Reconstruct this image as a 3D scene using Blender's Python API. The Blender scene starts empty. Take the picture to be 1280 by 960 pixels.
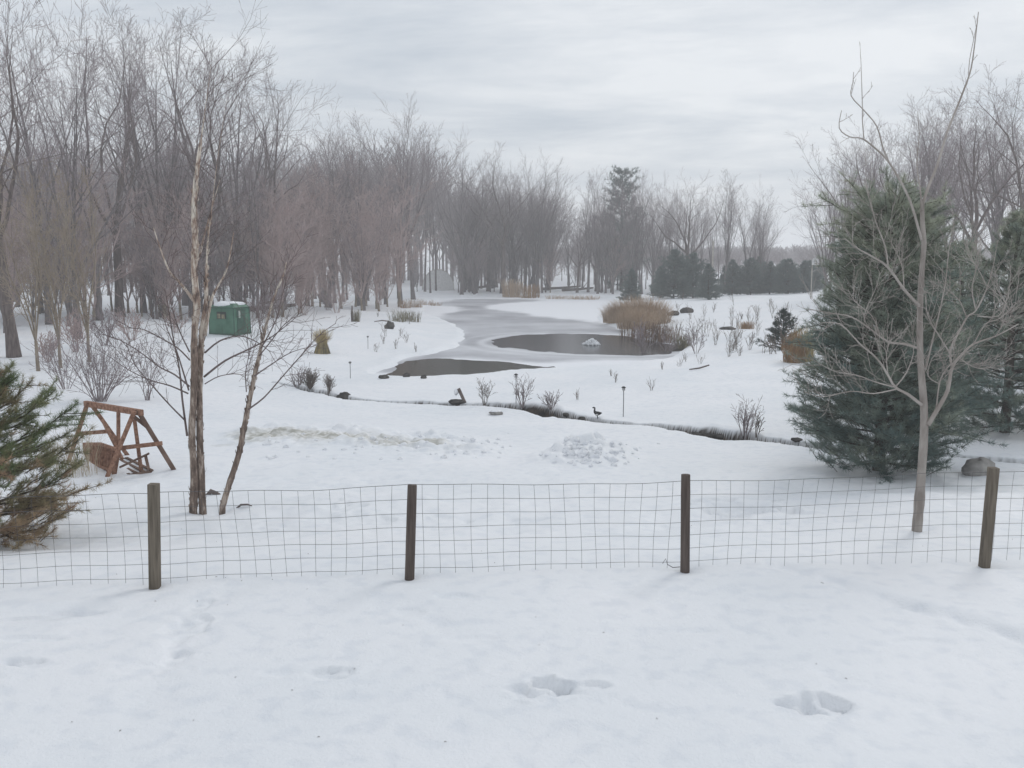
import bpy, math, random
import numpy as np
from mathutils import Vector, Matrix

random.seed(7)
RNG = np.random.default_rng(11)
scene = bpy.context.scene
COL = scene.collection

# ------------------------------------------------------------------ camera, sky, sun, exposure
F = 1155.0                      # focal length in pixels of the 1280x960 photograph
CAMZ = 3.15
PITCH = math.atan(155.0 / F)
cam_d = bpy.data.cameras.new("camera")
cam_d.sensor_width = 36.0
cam_d.lens = 36.0 * F / 1280.0
cam_d.clip_start = 0.1
cam_d.clip_end = 6000
cam = bpy.data.objects.new("camera", cam_d)
cam.location = (0, 0, CAMZ)
cam.rotation_euler = (math.pi / 2 - PITCH, 0, 0)
COL.objects.link(cam)
scene.camera = cam

SUN_EL, SUN_AZ = math.radians(38), math.radians(35)   # azimuth clockwise from +Y (ahead, to the right)
world = bpy.data.worlds.new("World")
scene.world = world
world.use_nodes = True
wn, wl = world.node_tree.nodes, world.node_tree.links
wn.clear()


def wnode(t, **kw):
    n = wn.new(t)
    for k, v in kw.items():
        setattr(n, k, v)
    return n


w_out = wnode('ShaderNodeOutputWorld')
w_bg = wnode('ShaderNodeBackground')
w_bg.inputs['Strength'].default_value = 0.1
w_sky = wnode('ShaderNodeTexSky', sky_type='NISHITA', sun_disc=False)
w_sky.sun_elevation = SUN_EL
w_sky.sun_rotation = SUN_AZ
w_tc = wnode('ShaderNodeTexCoord')
w_sep = wnode('ShaderNodeSeparateXYZ')
wl.new(w_tc.outputs['Generated'], w_sep.inputs[0])
w_z = wnode('ShaderNodeMath', operation='MAXIMUM'); w_z.inputs[1].default_value = 0.0
wl.new(w_sep.outputs['Z'], w_z.inputs[0])
w_zz = wnode('ShaderNodeMath', operation='ADD'); w_zz.inputs[1].default_value = 0.10
wl.new(w_z.outputs[0], w_zz.inputs[0])
w_dx = wnode('ShaderNodeMath', operation='DIVIDE'); w_dy = wnode('ShaderNodeMath', operation='DIVIDE')
wl.new(w_sep.outputs['X'], w_dx.inputs[0]); wl.new(w_zz.outputs[0], w_dx.inputs[1])
wl.new(w_sep.outputs['Y'], w_dy.inputs[0]); wl.new(w_zz.outputs[0], w_dy.inputs[1])
w_cmb = wnode('ShaderNodeCombineXYZ')
wl.new(w_dx.outputs[0], w_cmb.inputs[0]); wl.new(w_dy.outputs[0], w_cmb.inputs[1])
w_map = wnode('ShaderNodeMapping'); w_map.inputs['Scale'].default_value = (0.55, 0.85, 1)
w_map.inputs['Rotation'].default_value = (0, 0, math.radians(14))
w_map.inputs['Location'].default_value = (1.7, 0.35, 0)
wl.new(w_cmb.outputs[0], w_map.inputs[0])
w_n = wnode('ShaderNodeTexNoise'); w_n.inputs['Scale'].default_value = 1.0
w_n.inputs['Detail'].default_value = 9; w_n.inputs['Roughness'].default_value = 0.62
w_n.inputs['Distortion'].default_value = 0.35
wl.new(w_map.outputs[0], w_n.inputs['Vector'])
w_ramp = wnode('ShaderNodeValToRGB')
cr = w_ramp.color_ramp
cr.elements[0].position = 0.36; cr.elements[0].color = (0.505, 0.56, 0.625, 1)
cr.elements[1].position = 0.62; cr.elements[1].color = (0.82, 0.845, 0.87, 1)
wl.new(w_n.outputs['Fac'], w_ramp.inputs[0])
w_sc = wnode('ShaderNodeMix', data_type='RGBA', blend_type='MULTIPLY')
w_sc.inputs['Factor'].default_value = 1.0
wl.new(w_ramp.outputs[0], w_sc.inputs[6]); w_sc.inputs[7].default_value = (10.3, 10.3, 10.3, 1)
w_mix = wnode('ShaderNodeMix', data_type='RGBA'); w_mix.inputs['Factor'].default_value = 0.93
wl.new(w_sky.outputs[0], w_mix.inputs[6]); wl.new(w_sc.outputs[2], w_mix.inputs[7])
wl.new(w_mix.outputs[2], w_bg.inputs['Color'])
wl.new(w_bg.outputs[0], w_out.inputs['Surface'])

sun_d = bpy.data.lights.new("sun", 'SUN')
sun_d.energy = 0.9
sun_d.angle = math.radians(16)
sun_d.color = (1.0, 0.965, 0.92)
sun = bpy.data.objects.new("sun", sun_d)
sd = Vector((math.sin(SUN_AZ) * math.cos(SUN_EL), math.cos(SUN_AZ) * math.cos(SUN_EL), math.sin(SUN_EL)))
sun.rotation_euler = sd.to_track_quat('Z', 'Y').to_euler()
sun.location = (0, 0, 60)
COL.objects.link(sun)

vs = scene.view_settings
vs.view_transform = 'Standard'
vs.look = 'None'
vs.gamma = 1.0
vs.use_curve_mapping = False
vs.exposure = 0.05
scene.cycles.use_denoising = True
scene.cycles.max_bounces = 6
scene.cycles.diffuse_bounces = 3
scene.cycles.glossy_bounces = 2
scene.cycles.transparent_max_bounces = 4
scene.cycles.volume_bounces = 2

# ------------------------------------------------------------------ pixel -> world helpers
CP, SP = math.cos(PITCH), math.sin(PITCH)


def ray(px, py):
    a = (px - 640.0) / F
    b = (480.0 - py) / F
    return np.array([a, CP + b * SP, -SP + b * CP])


def P(px, py, Y):
    """world point at depth Y (metres along +Y) under that pixel"""
    d = ray(px, py)
    return Vector(d * (Y / d[1])) + Vector((0, 0, CAMZ))


def atz(px, py, z):
    d = ray(px, py)
    t = (z - CAMZ) / d[2]
    return Vector(d * t) + Vector((0, 0, CAMZ))


# ------------------------------------------------------------------ noise
def vnoise(x, y, seed=0):
    xi = np.floor(x).astype(np.int64); yi = np.floor(y).astype(np.int64)
    fx = x - xi; fy = y - yi
    fx = fx * fx * (3 - 2 * fx); fy = fy * fy * (3 - 2 * fy)

    def h(a, b):
        n = (a * 374761393 + b * 668265263 + seed * 69069 + 1013) & 0xffffffff
        n = ((n ^ (n >> 13)) * 1274126177) & 0xffffffff
        n = (n ^ (n >> 16)) & 0xffffffff
        return n / 4294967295.0
    a = h(xi, yi); b = h(xi + 1, yi); c = h(xi, yi + 1); d = h(xi + 1, yi + 1)
    return (a + (b - a) * fx) * (1 - fy) + (c + (d - c) * fx) * fy


def fbm(x, y, seed=0, oct=4):
    s = 0; a = 0.5; t = 0
    for k in range(oct):
        s = s + a * vnoise(x, y, seed + k * 17); t += a
        x = x * 2.03 + 3.1; y = y * 2.03 + 1.7; a *= 0.5
    return s / t - 0.5


def sstep(a, b, x):
    t = np.clip((x - a) / (b - a), 0, 1)
    return t * t * (3 - 2 * t)


def poly_sd(x, y, poly):
    """signed distance, negative inside"""
    d2 = np.full(x.shape, 1e18); inside = np.zeros(x.shape, bool)
    n = len(poly)
    for i in range(n):
        ax, ay = poly[i][0], poly[i][1]; bx, by = poly[(i + 1) % n][0], poly[(i + 1) % n][1]
        ex, ey = bx - ax, by - ay
        t = np.clip(((x - ax) * ex + (y - ay) * ey) / (ex * ex + ey * ey + 1e-12), 0, 1)
        d2 = np.minimum(d2, (x - ax - t * ex) ** 2 + (y - ay - t * ey) ** 2)
        c = (ay > y) != (by > y)
        xs = ax + (y - ay) * ex / (ey if abs(ey) > 1e-9 else 1e-9)
        inside ^= c & (x < xs)
    d = np.sqrt(d2)
    return np.where(inside, -d, d)


def line_dist(x, y, pts):
    d2 = np.full(x.shape, 1e18); side = np.zeros(x.shape)
    for i in range(len(pts) - 1):
        ax, ay = pts[i][0], pts[i][1]; bx, by = pts[i + 1][0], pts[i + 1][1]
        ex, ey = bx - ax, by - ay
        t = np.clip(((x - ax) * ex + (y - ay) * ey) / (ex * ex + ey * ey + 1e-12), 0, 1)
        q = (x - ax - t * ex) ** 2 + (y - ay - t * ey) ** 2
        m = q < d2
        side = np.where(m, np.sign(ex * (y - ay) - ey * (x - ax)), side)
        d2 = np.minimum(d2, q)
    return np.sqrt(d2), side


def smooth_poly(pts, it=2, closed=True):
    pts = [np.array(p[:2], float) for p in pts]
    for _ in range(it):
        out = []
        n = len(pts)
        rngi = range(n) if closed else range(n - 1)
        if not closed:
            out.append(pts[0])
        for i in rngi:
            a, b = pts[i], pts[(i + 1) % n]
            out += [a * 0.75 + b * 0.25, a * 0.25 + b * 0.75]
        if not closed:
            out.append(pts[-1])
        pts = out
    return pts


# ------------------------------------------------------------------ terrain definition
ZP = -1.9
CTRL = [(100, 645, -.42), (250, 643, -.45), (500, 640, -.42), (800, 640, -.42), (1146, 665, -.28), (1270, 640, -.38),
        (150, 594, -1.1), (330, 590, -1.08), (500, 590, -1.05), (700, 592, -1.03), (850, 590, -1.05), (1100, 592, -.95), (1270, 592, -.88),
        (300, 545, -1.42), (600, 550, -1.45), (900, 556, -1.4), (1060, 552, -1.3),
        (420, 500, -1.7), (250, 480, -1.5), (100, 480, -1.2), (30, 445, -1.0), (540, 510, -1.72), (700, 520, -1.62),
        (600, 485, -1.78), (780, 490, -1.72), (950, 490, -1.3), (900, 458, -1.0), (990, 456, -.85), (850, 470, -1.3), (1000, 530, -1.35),
        (560, 477, -1.83), (700, 465, -1.83), (800, 457, -1.8), (450, 470, -1.75),
        (402, 442, -1.5), (285, 416, -1.1), (450, 400, -1.5), (520, 385, -1.72), (540, 372, -1.75), (350, 400, -1.15),
        (640, 364, -1.6), (760, 366, -1.55), (700, 364, -1.6),
        (900, 430, -1.35), (950, 420, -1.1), (870, 410, -1.55), (960, 390, -.95), (1000, 367, -.6), (850, 372, -1.4), (900, 370, -1.05),
        (1050, 440, -.8), (1200, 560, -1.05), (1270, 560, -.98), (1270, 480, -.5), (1270, 400, -.2),
        (0, 420, -.8), (100, 400, -.6), (300, 385, -.8), (200, 370, -.5), (0, 380, -.4)]
cw = []
for px, py, z in CTRL:
    q = atz(px, py, z); cw.append((q.x, q.y, z))
for x, y, z in [(0, -8, .2), (-6, -8, .2), (6, -8, .2), (-7, 2, .12), (7, 2, .08), (0, 2, .1), (-6, 6, .05), (0, 6, .04), (6, 6, .02),
                (-4, 8.87, .055), (-1, 9.14, .055), (1.8, 9.4, .055), (5, 9.75, .055), (-8, 8.4, 0.02), (9, 10.2, 0), (-14, 10, 0), (15, 11, 0),
                (0, 250, -.9), (-100, 250, -.4), (100, 250, -.4), (0, 600, 1), (-300, 600, 3), (300, 600, 3), (0, 1600, 5), (-900, 1600, 6), (900, 1600, 6),
                (60, 120, -.3), (40, 60, -.2), (-60, 60, -.3), (-90, 120, 0), (120, 120, 0), (-30, 30, -.8), (30, 30, -.4)]:
    cw.append((x, y, z))
CW = np.array(cw)
CU = CW[:, 0] / (CW[:, 1] + 14); CV = np.log(CW[:, 1] + 14)

POND = smooth_poly([atz(a, b, ZP) for a, b in [
    (470, 471), (540, 473.5), (610, 468), (690, 462), (770, 458), (835, 449), (862, 437), (846, 428), (806, 426), (772, 412), (752, 404),
    (748, 394), (760, 384), (772, 377), (750, 374.5), (700, 374), (640, 371.5), (590, 371), (545, 373.5), (520, 378), (535, 384), (528, 390), (548, 398), (572, 408), (583, 419),
    (575, 430), (555, 441), (510, 447.5), (495, 456), (478, 464)]], 2)
OVAL = smooth_poly([atz(a, b, ZP) for a, b in [
    (608, 427), (640, 419), (700, 416.5), (760, 418), (800, 423), (838, 431), (858, 437), (838, 442.5), (790, 444), (720, 442.5), (660, 438.5), (622, 433.5)]], 2)
COVE = smooth_poly([atz(a, b, ZP) for a, b in [
    (474, 469), (500, 462), (492, 455), (520, 449.5), (560, 448), (620, 452), (660, 456), (706, 460), (690, 466), (610, 474), (540, 480), (480, 478)]], 2)
GREY = smooth_poly([atz(a, b, ZP) for a, b in [
    (540, 379), (560, 375), (620, 373.2), (690, 375.2), (640, 377.8), (606, 381), (596, 385), (640, 390), (700, 397), (745, 402), (800, 413), (880, 430), (868, 446), (800, 450),
    (730, 450.5), (660, 449.5), (600, 446), (560, 446), (500, 452), (480, 468), (520, 446), (560, 436), (572, 424), (565, 412), (552, 403), (540, 397), (575, 391), (586, 388), (585, 384.5), (560, 381)]], 1)
STREAM_PX = [(345, 478, -1.62), (380, 486, -1.68), (425, 498, -1.72), (470, 503, -1.73), (530, 506, -1.73), (600, 508, -1.71), (650, 511, -1.68), (700, 519, -1.63),
             (750, 527.5, -1.58), (800, 533, -1.53), (850, 541, -1.5), (900, 547, -1.45), (950, 549, -1.42), (1010, 555, -1.32), (1080, 565, -1.2), (1190, 575, -1.06), (1290, 579, -.98), (1400, 582, -.9)]
STREAM = smooth_poly([atz(a, b, z) for a, b, z in STREAM_PX], 2, closed=False)
# how open the snow lies over the stream, by distance along x
ST_OPEN_X = [atz(a, b, z).x for a, b, z in STREAM_PX]
ST_OPEN = [.5, .6, .5, .12, .5, .55, .8, 1.45, 1.35, .4, 1.5, 1.6, 1.1, .45, .5, .55, .5, .5]

FENCE_PX = [(-150, 748), (192, 735), (510, 723), (857, 713), (1230, 698), (1660, 684)]
FENCE = [atz(a, b, 0.0) for a, b in FENCE_PX]

PILE = smooth_poly([atz(a, b, -1.15) for a, b in [(655, 580), (690, 560), (735, 545), (775, 548), (796, 570), (770, 585), (700, 588)]], 2)
RIDGE = smooth_poly([atz(a, b, -1.3) for a, b in [(270, 545), (330, 528), (430, 533), (500, 536), (580, 538), (640, 556), (650, 578), (560, 582), (450, 574), (370, 566), (280, 556)]], 2)
DIRT = smooth_poly([atz(a, b, -1.35) for a, b in [(270, 548), (330, 543), (400, 548), (500, 556), (620, 572), (500, 570), (400, 566), (300, 558)]], 2)

# soft prints and hollows in the foreground crust: (px, py, half width px, half depth px, depth m, roughness)
PRINTS = [(690, 859, 48, 10, .105, 1.0), (650, 862, 25, 6, .03, .4), (740, 858, 25, 6, .04, .5), (1000, 879, 26, 7, .07, .9), (1040, 878, 32, 11, .095, .6), (985, 879, 20, 5, .025, .3), (410, 842, 34, 8, .06, .8), (175, 838, 40, 8, .022, .8),
          (350, 842, 30, 5, .015, .3), (25, 828, 25, 5, .06, .8), (90, 768, 40, 6, .035, .2), (30, 775, 50, 4, .03, .2), (40, 800, 50, 4, .02, .2), (230, 790, 18, 24, .04, .8), (245, 762, 14, 12, .035, .8), (215, 825, 16, 9, .035, .8),
          (570, 748, 26, 5, .02, .2), (510, 765, 22, 5, .018, .3), (590, 798, 40, 5, .015, .3), (780, 745, 26, 5, .015, .3), (925, 630, 46, 14, .13, .8), (985, 640, 26, 8, .08, .8), (1150, 800, 40, 5, .015, .2),
          (450, 640, 40, 8, .05, .8), (560, 640, 30, 6, .04, .8), (425, 620, 24, 6, .06, .8), (820, 655, 30, 5, .04, .5), (650, 640, 40, 6, .03, .8), (340, 650, 30, 6, .03, .6), (1040, 655, 40, 5, .05, .3), (870, 790, 30, 4, .012, .2), (1000, 760, 30, 4, .012, .2)]
PW = []
for px, py, hw, hd, dep, ro in PRINTS:
    z0 = 0.03 if py > 690 else -0.3
    c = atz(px, py, z0); e = atz(px + hw, py, z0); g = atz(px, py - hd, z0)
    PW.append((c.x, c.y, abs(e.x - c.x), abs(g.y - c.y), dep, ro))
TRACKS = [([(975, 706), (1030, 718), (1080, 738), (1130, 754), (1200, 772), (1290, 798)], .13, .055),
          ([(1030, 838), (1080, 852), (1130, 868), (1190, 890)], .10, .014),
          ([(-20, 772), (60, 768), (125, 762)], .12, .03), ([(180, 880), (215, 820), (240, 760), (300, 735)], .18, .02),
          ([(500, 765), (560, 790), (620, 795)], .2, .014)]
TW = [([atz(a, b, 0.02) for a, b in t], w, d) for t, w, d in TRACKS]
WELLS = []   # (x, y, radius, depth) filled with posts and near trees
for q in FENCE:
    WELLS.append((q.x, q.y - .02, .16, .045))
for px, py, z, r, dp in [(248, 643, -.45, .35, .07), (277, 638, -.45, .22, .05), (1146, 664, -.28, .16, .07)]:
    q = atz(px, py, z); WELLS.append((q.x, q.y, r, dp))


def base_slow(u, v):
    num = np.zeros(u.shape); den = np.zeros(u.shape)
    for i in range(len(CW)):
        d2 = ((u - CU[i]) ** 2 + (v - CV[i]) ** 2)
        w = np.exp(-d2 / (2 * .055 ** 2)) + 2e-3 * np.exp(-d2 / (2 * .25 ** 2)) + 1e-7 / (1 + d2)
        num += w * CW[i, 2]; den += w
    return num / den


GU = np.linspace(-2.0, 2.0, 601); GV = np.linspace(0, math.log(2700), 521)
GB = base_slow(*np.meshgrid(GU, GV))


def base_fast(u, v):
    fu = np.clip((u - GU[0]) / (GU[1] - GU[0]), 0, len(GU) - 1.001); fv = np.clip((v - GV[0]) / (GV[1] - GV[0]), 0, len(GV) - 1.001)
    i = fu.astype(int); j = fv.astype(int); a = fu - i; b_ = fv - j
    return (GB[j, i] * (1 - a) + GB[j, i + 1] * a) * (1 - b_) + (GB[j + 1, i] * (1 - a) + GB[j + 1, i + 1] * a) * b_


def masked(fn, x, y, m, fill):
    r = np.full(x.shape, float(fill))
    if m.any():
        r[m] = fn(x[m], y[m])
    return r


def terrain(x, y, attrs=False):
    x = np.asarray(x, float); y = np.asarray(y, float)
    yy = np.maximum(y, -13.0)
    u = x / (yy + 14); v = np.log(yy + 14)
    z = base_fast(u, v)
    near = 1 - sstep(14, 60, y)
    z = z + fbm(x / 5.5, y / 5.5, 3) * .22 * sstep(10, 22, y) + fbm(x / 2.4, y / 2.4, 5) * .085 * (0.45 + .55 * sstep(9.5, 14, y))
    z = z + fbm(x / .9, y / .6, 9) * (.006 + .014 * sstep(9, 13, y)) + near * fbm(x / .2, y / .17, 21, 3) * .006
    # wind crust streaks
    z = z + near * (fbm(x / 3.2 + y / 4, y / .6, 31, 3)) * .028
    # rough trodden area behind the fence
    tro = sstep(10.2, 11.5, y) * (1 - sstep(17, 21, y))
    z = z + tro * (fbm(x / .33, y / .4, 41, 3) * .06 + np.minimum(fbm(x / .55, y / .6, 43, 2), 0) * .13)
    soil = np.zeros(x.shape); dirt = np.zeros(x.shape)
    # ploughed heaps
    mid = (y > 15) & (y < 33)
    m = sstep(.5, -.9, masked(lambda a, b: poly_sd(a, b, PILE), x, y, mid, 9))
    lump = np.abs(fbm(x / .5, y / .5, 51, 4)) * 2
    z = z + m * (.26 + lump * .42 + fbm(x / .16, y / .16, 53, 2) * .10)
    m2 = sstep(.6, -1.0, masked(lambda a, b: poly_sd(a, b, RIDGE), x, y, mid, 9))
    z = z + m2 * (.10 + np.abs(fbm(x / .9, y / .6, 61, 4)) * .55 + np.abs(fbm(x / .34, y / .3, 65, 3)) * .26 + fbm(x / .13, y / .13, 63, 2) * .05)
    dirt = sstep(.5, -.5, masked(lambda a, b: poly_sd(a, b, DIRT), x, y, mid, 9) + fbm(x / .9, y / .7, 71) * 1.6)
    for cx, cy, hx, hy, dep, ro in PW:
        q = ((x - cx) / hx) ** 2 + ((y - cy) / hy) ** 2
        k = q < 9
        if not k.any():
            continue
        xx_, yy_ = x[k], y[k]
        nz = fbm(xx_ / .14 + cx, yy_ / .12, 81, 3); nw = fbm(xx_ / .22, yy_ / .2 + cy, 83, 2)
        qq = np.sqrt(q[k]) * (1 + ro * (nw * 1.5 + nz * .7))
        # steep broken far rim, gently ramped near side, broken crust lumps inside
        far = yy_ > cy
        g = np.where(far, sstep(1.15, .75, qq), sstep(1.3, .2, qq))
        z[k] += -dep * g * (1 + ro * np.abs(nz) * -2.4) + dep * .16 * np.exp(-(qq - 1.4) ** 2 * 8) * (.5 + nz * 2 * ro)
    for pts, wd, dep in TW:
        d = masked(lambda a, b: line_dist(a, b, pts)[0], x, y, (y > 3) & (y < 12), 50)
        z = z - dep * np.exp(-(d / wd) ** 2) * (1 + fbm(x / .3, y / .3, 91, 3) * 1.4) + dep * .3 * np.exp(-((d - wd * 1.7) / wd) ** 2)
    for cx, cy, r, dp in WELLS:
        q = ((x - cx) ** 2 + (y - cy) ** 2) / r ** 2
        z = z - dp * np.exp(-q)
    # pond: banks with a snow lip
    psd = masked(lambda a, b: poly_sd(a, b, POND), x, y, (y > 30) & (y < 150) & (np.abs(x) < 40), 30) + fbm(x / 1.3, y / 2.2, 101, 3) * .9
    bank = ZP + .16 * sstep(-.05, .5, psd)
    zb = np.maximum(z, ZP + .10)
    z = np.where(psd > -.6, bank + (zb - bank) * sstep(.3, 5, psd), z)
    z = np.where(psd < 0, np.minimum(z, ZP - .25 * sstep(0, -.5, psd) - .01), z)
    # stream
    d = np.full(x.shape, 50.0); s = np.ones(x.shape)
    sm = (y > 15) & (y < 45)
    if sm.any():
        d[sm], s[sm] = line_dist(x[sm], y[sm], STREAM)
    op = np.interp(x, ST_OPEN_X, ST_OPEN) * (.72 + 1.2 * np.abs(fbm(x / 1.1 + y * .02, y / 9, 111, 2)))
    op = op * 1.12 * (.45 + .55 * sstep(-.2, .02, fbm(x / 2.3, y / 20, 119, 2)))
    op = np.where(psd > .3, op, 0)
    hw = .50 * op
    wig = d * np.where(s > 0, 1.0, .75) + fbm(x / .35, y / .35, 117, 3) * .22
    cut = sstep(hw, hw * .55, wig) * sstep(0, .3, op)
    z = z + .10 * np.exp(-((d - hw - .25) / .3) ** 2) * np.minimum(op, 1) * np.where(s > 0, 1, .25)
    depth = .42 * cut
    z = z - depth
    soil = np.maximum(soil, sstep(.03, .22, cut) * np.where(s > 0, 1.0, .9))
    if attrs:
        return z, soil, dirt
    return z


def H(x, y):
    return float(terrain(np.array([x], float), np.array([y], float))[0])


def ground(px, py):
    """where the ray under that pixel meets the ground"""
    d = ray(px, py); d = d / d[1]
    ys = np.exp(np.linspace(math.log(4), math.log(900), 1400))
    gz = terrain(d[0] * ys, ys)
    f = CAMZ + d[2] * ys - gz
    i = np.argmax(f < 0)
    if f[i] >= 0:
        i = len(ys) - 1
    a, b = ys[max(i - 1, 0)], ys[i]
    fa, fb = f[max(i - 1, 0)], f[i]
    y = a + (b - a) * (fa / (fa - fb)) if fa != fb else b
    return Vector((d[0] * y, y, H(d[0] * y, y)))


def on_ground(px, Y):
    """ground point in the column of that pixel at depth Y"""
    # columns are near vertical: solve with the ray whose height meets the ground at depth Y
    x = (px - 640) / F * Y / CP
    for _ in range(3):
        z = H(x, Y)
        b_ = ((z - CAMZ) / Y * CP + SP) / (CP - (z - CAMZ) / Y * SP)   # tan of angle from axis
        zc = Y * CP - (z - CAMZ) * SP
        x = (px - 640) / F * zc
    return Vector((x, Y, H(x, Y)))


def height_to(py, base):
    """how tall a thing at that base must be for its top to reach picture row py"""
    d = ray(640, py); d = d / d[1]
    return CAMZ + d[2] * base.y - base.z


# ------------------------------------------------------------------ materials
def mat(name):
    m = bpy.data.materials.new(name); m.use_nodes = True
    nt = m.node_tree
    return m, nt.nodes, nt.links, nt.nodes['Principled BSDF']


def add(nodes, t, **kw):
    n = nodes.new(t)
    for k, v in kw.items():
        if hasattr(n, k) and not k.startswith('in_'):
            setattr(n, k, v)
    return n


def noise_mat(name, c1, c2, scale=8, stretch=(1, 1, 1), rough=.85, bump=.3, detail=5, contrast=(.35, .65), spec=.2, bdist=.02):
    m, n, l, b = mat(name)
    tc = n.new('ShaderNodeTexCoord'); mp = n.new('ShaderNodeMapping'); mp.inputs['Scale'].default_value = stretch
    l.new(tc.outputs['Object'], mp.inputs[0])
    no = n.new('ShaderNodeTexNoise'); no.inputs['Scale'].default_value = scale; no.inputs['Detail'].default_value = detail
    l.new(mp.outputs[0], no.inputs['Vector'])
    r = n.new('ShaderNodeValToRGB'); r.color_ramp.elements[0].position = contrast[0]; r.color_ramp.elements[1].position = contrast[1]
    r.color_ramp.elements[0].color = (*c1, 1); r.color_ramp.elements[1].color = (*c2, 1)
    l.new(no.outputs['Fac'], r.inputs[0]); l.new(r.outputs[0], b.inputs['Base Color'])
    b.inputs['Roughness'].default_value = rough
    b.inputs['Specular IOR Level'].default_value = spec
    if bump:
        bu = n.new('ShaderNodeBump'); bu.inputs['Strength'].default_value = bump; bu.inputs['Distance'].default_value = bdist
        l.new(no.outputs['Fac'], bu.inputs['Height']); l.new(bu.outputs[0], b.inputs['Normal'])
    return m


def tint_mat(name, c1, c2, rough=.8, spec=.25, nscale=3.0, attr='tint', trans=0.0):
    """colour runs c1 -> c2 by a per-piece value stored in the mesh, broken up by object noise"""
    m, n, l, b = mat(name)
    at = n.new('ShaderNodeAttribute'); at.attribute_name = attr
    tc = n.new('ShaderNodeTexCoord'); no = n.new('ShaderNodeTexNoise'); no.inputs['Scale'].default_value = nscale
    l.new(tc.outputs['Object'], no.inputs['Vector'])
    ad = n.new('ShaderNodeMath'); ad.operation = 'MULTIPLY_ADD'; ad.inputs[1].default_value = .6; ad.inputs[2].default_value = -.3
    l.new(no.outputs['Fac'], ad.inputs[0])
    ad2 = n.new('ShaderNodeMath'); ad2.operation = 'ADD'; ad2.use_clamp = True
    l.new(ad.outputs[0], ad2.inputs[0]); l.new(at.outputs['Fac'], ad2.inputs[1])
    mx = n.new('ShaderNodeMix'); mx.data_type = 'RGBA'
    l.new(ad2.outputs[0], mx.inputs['Factor']); mx.inputs[6].default_value = (*c1, 1); mx.inputs[7].default_value = (*c2, 1)
    l.new(mx.outputs[2], b.inputs['Base Color'])
    b.inputs['Roughness'].default_value = rough; b.inputs['Specular IOR Level'].default_value = spec
    if trans:
        tb = n.new('ShaderNodeBsdfTranslucent'); l.new(mx.outputs[2], tb.inputs['Color'])
        ms_ = n.new('ShaderNodeMixShader'); ms_.inputs[0].default_value = trans
        l.new(b.outputs[0], ms_.inputs[1]); l.new(tb.outputs[0], ms_.inputs[2])
        l.new(ms_.outputs[0], n['Material Output'].inputs['Surface'])
    return m


M = {}
# snow
m, n, l, b = mat('snow')
tc = n.new('ShaderNodeTexCoord')
a1 = n.new('ShaderNodeAttribute'); a1.attribute_name = 'soil'
a2 = n.new('ShaderNodeAttribute'); a2.attribute_name = 'dirt'
n1 = n.new('ShaderNodeTexNoise'); n1.inputs['Scale'].default_value = .35; n1.inputs['Detail'].default_value = 6
n2 = n.new('ShaderNodeTexNoise'); n2.inputs['Scale'].default_value = 34; n2.inputs['Detail'].default_value = 5; n2.inputs['Roughness'].default_value = .65
n3 = n.new('ShaderNodeTexNoise'); n3.inputs['Scale'].default_value = 5; n3.inputs['Detail'].default_value = 6
for q in (n1, n2, n3):
    l.new(tc.outputs['Object'], q.inputs['Vector'])
r1 = n.new('ShaderNodeValToRGB'); r1.color_ramp.elements[0].position = .3; r1.color_ramp.elements[1].position = .7
r1.color_ramp.elements[0].color = (.76, .787, .82, 1); r1.color_ramp.elements[1].color = (.84, .848, .872, 1)
l.new(n1.outputs['Fac'], r1.inputs[0])
# icy / grainy flecks
r2 = n.new('ShaderNodeValToRGB'); r2.color_ramp.elements[0].position = .36; r2.color_ramp.elements[1].position = .5
r2.color_ramp.elements[0].color = (.93, .94, .955, 1); r2.color_ramp.elements[1].color = (1, 1, 1, 1)
l.new(n3.outputs['Fac'], r2.inputs[0])
mu = n.new('ShaderNodeMix'); mu.data_type = 'RGBA'; mu.blend_type = 'MULTIPLY'; mu.inputs['Factor'].default_value = 1
l.new(r1.outputs[0], mu.inputs[6]); l.new(r2.outputs[0], mu.inputs[7])
r3 = n.new('ShaderNodeValToRGB'); r3.color_ramp.elements[0].position = .42; r3.color_ramp.elements[1].position = .62
r3.color_ramp.elements[0].color = (.30, .28, .21, 1); r3.color_ramp.elements[1].color = (.72, .71, .68, 1)
l.new(n3.outputs['Fac'], r3.inputs[0])
md = n.new('ShaderNodeMix'); md.data_type = 'RGBA'
mdf = n.new('ShaderNodeMath'); mdf.operation = 'MULTIPLY'; mdf.inputs[1].default_value = .72
l.new(a2.outputs['Fac'], mdf.inputs[0]); l.new(mdf.outputs[0], md.inputs['Factor'])
l.new(mu.outputs[2], md.inputs[6]); l.new(r3.outputs[0], md.inputs[7])
r4 = n.new('ShaderNodeValToRGB'); r4.color_ramp.elements[0].position = .35; r4.color_ramp.elements[1].position = .7
r4.color_ramp.elements[0].color = (.012, .011, .010, 1); r4.color_ramp.elements[1].color = (.085, .06, .042, 1)
l.new(n3.outputs['Fac'], r4.inputs[0])
ms = n.new('ShaderNodeMix'); ms.data_type = 'RGBA'
l.new(a1.outputs['Fac'], ms.inputs['Factor']); l.new(md.outputs[2], ms.inputs[6]); l.new(r4.outputs[0], ms.inputs[7])
l.new(ms.outputs[2], b.inputs['Base Color'])
b.inputs['Roughness'].default_value = .55; b.inputs['Specular IOR Level'].default_value = .25
bu = n.new('ShaderNodeBump'); bu.inputs['Strength'].default_value = .6; bu.inputs['Distance'].default_value = .014
l.new(n2.outputs['Fac'], bu.inputs['Height'])
bu2 = n.new('ShaderNodeBump'); bu2.inputs['Strength'].default_value = .35; bu2.inputs['Distance'].default_value = .05
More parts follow.
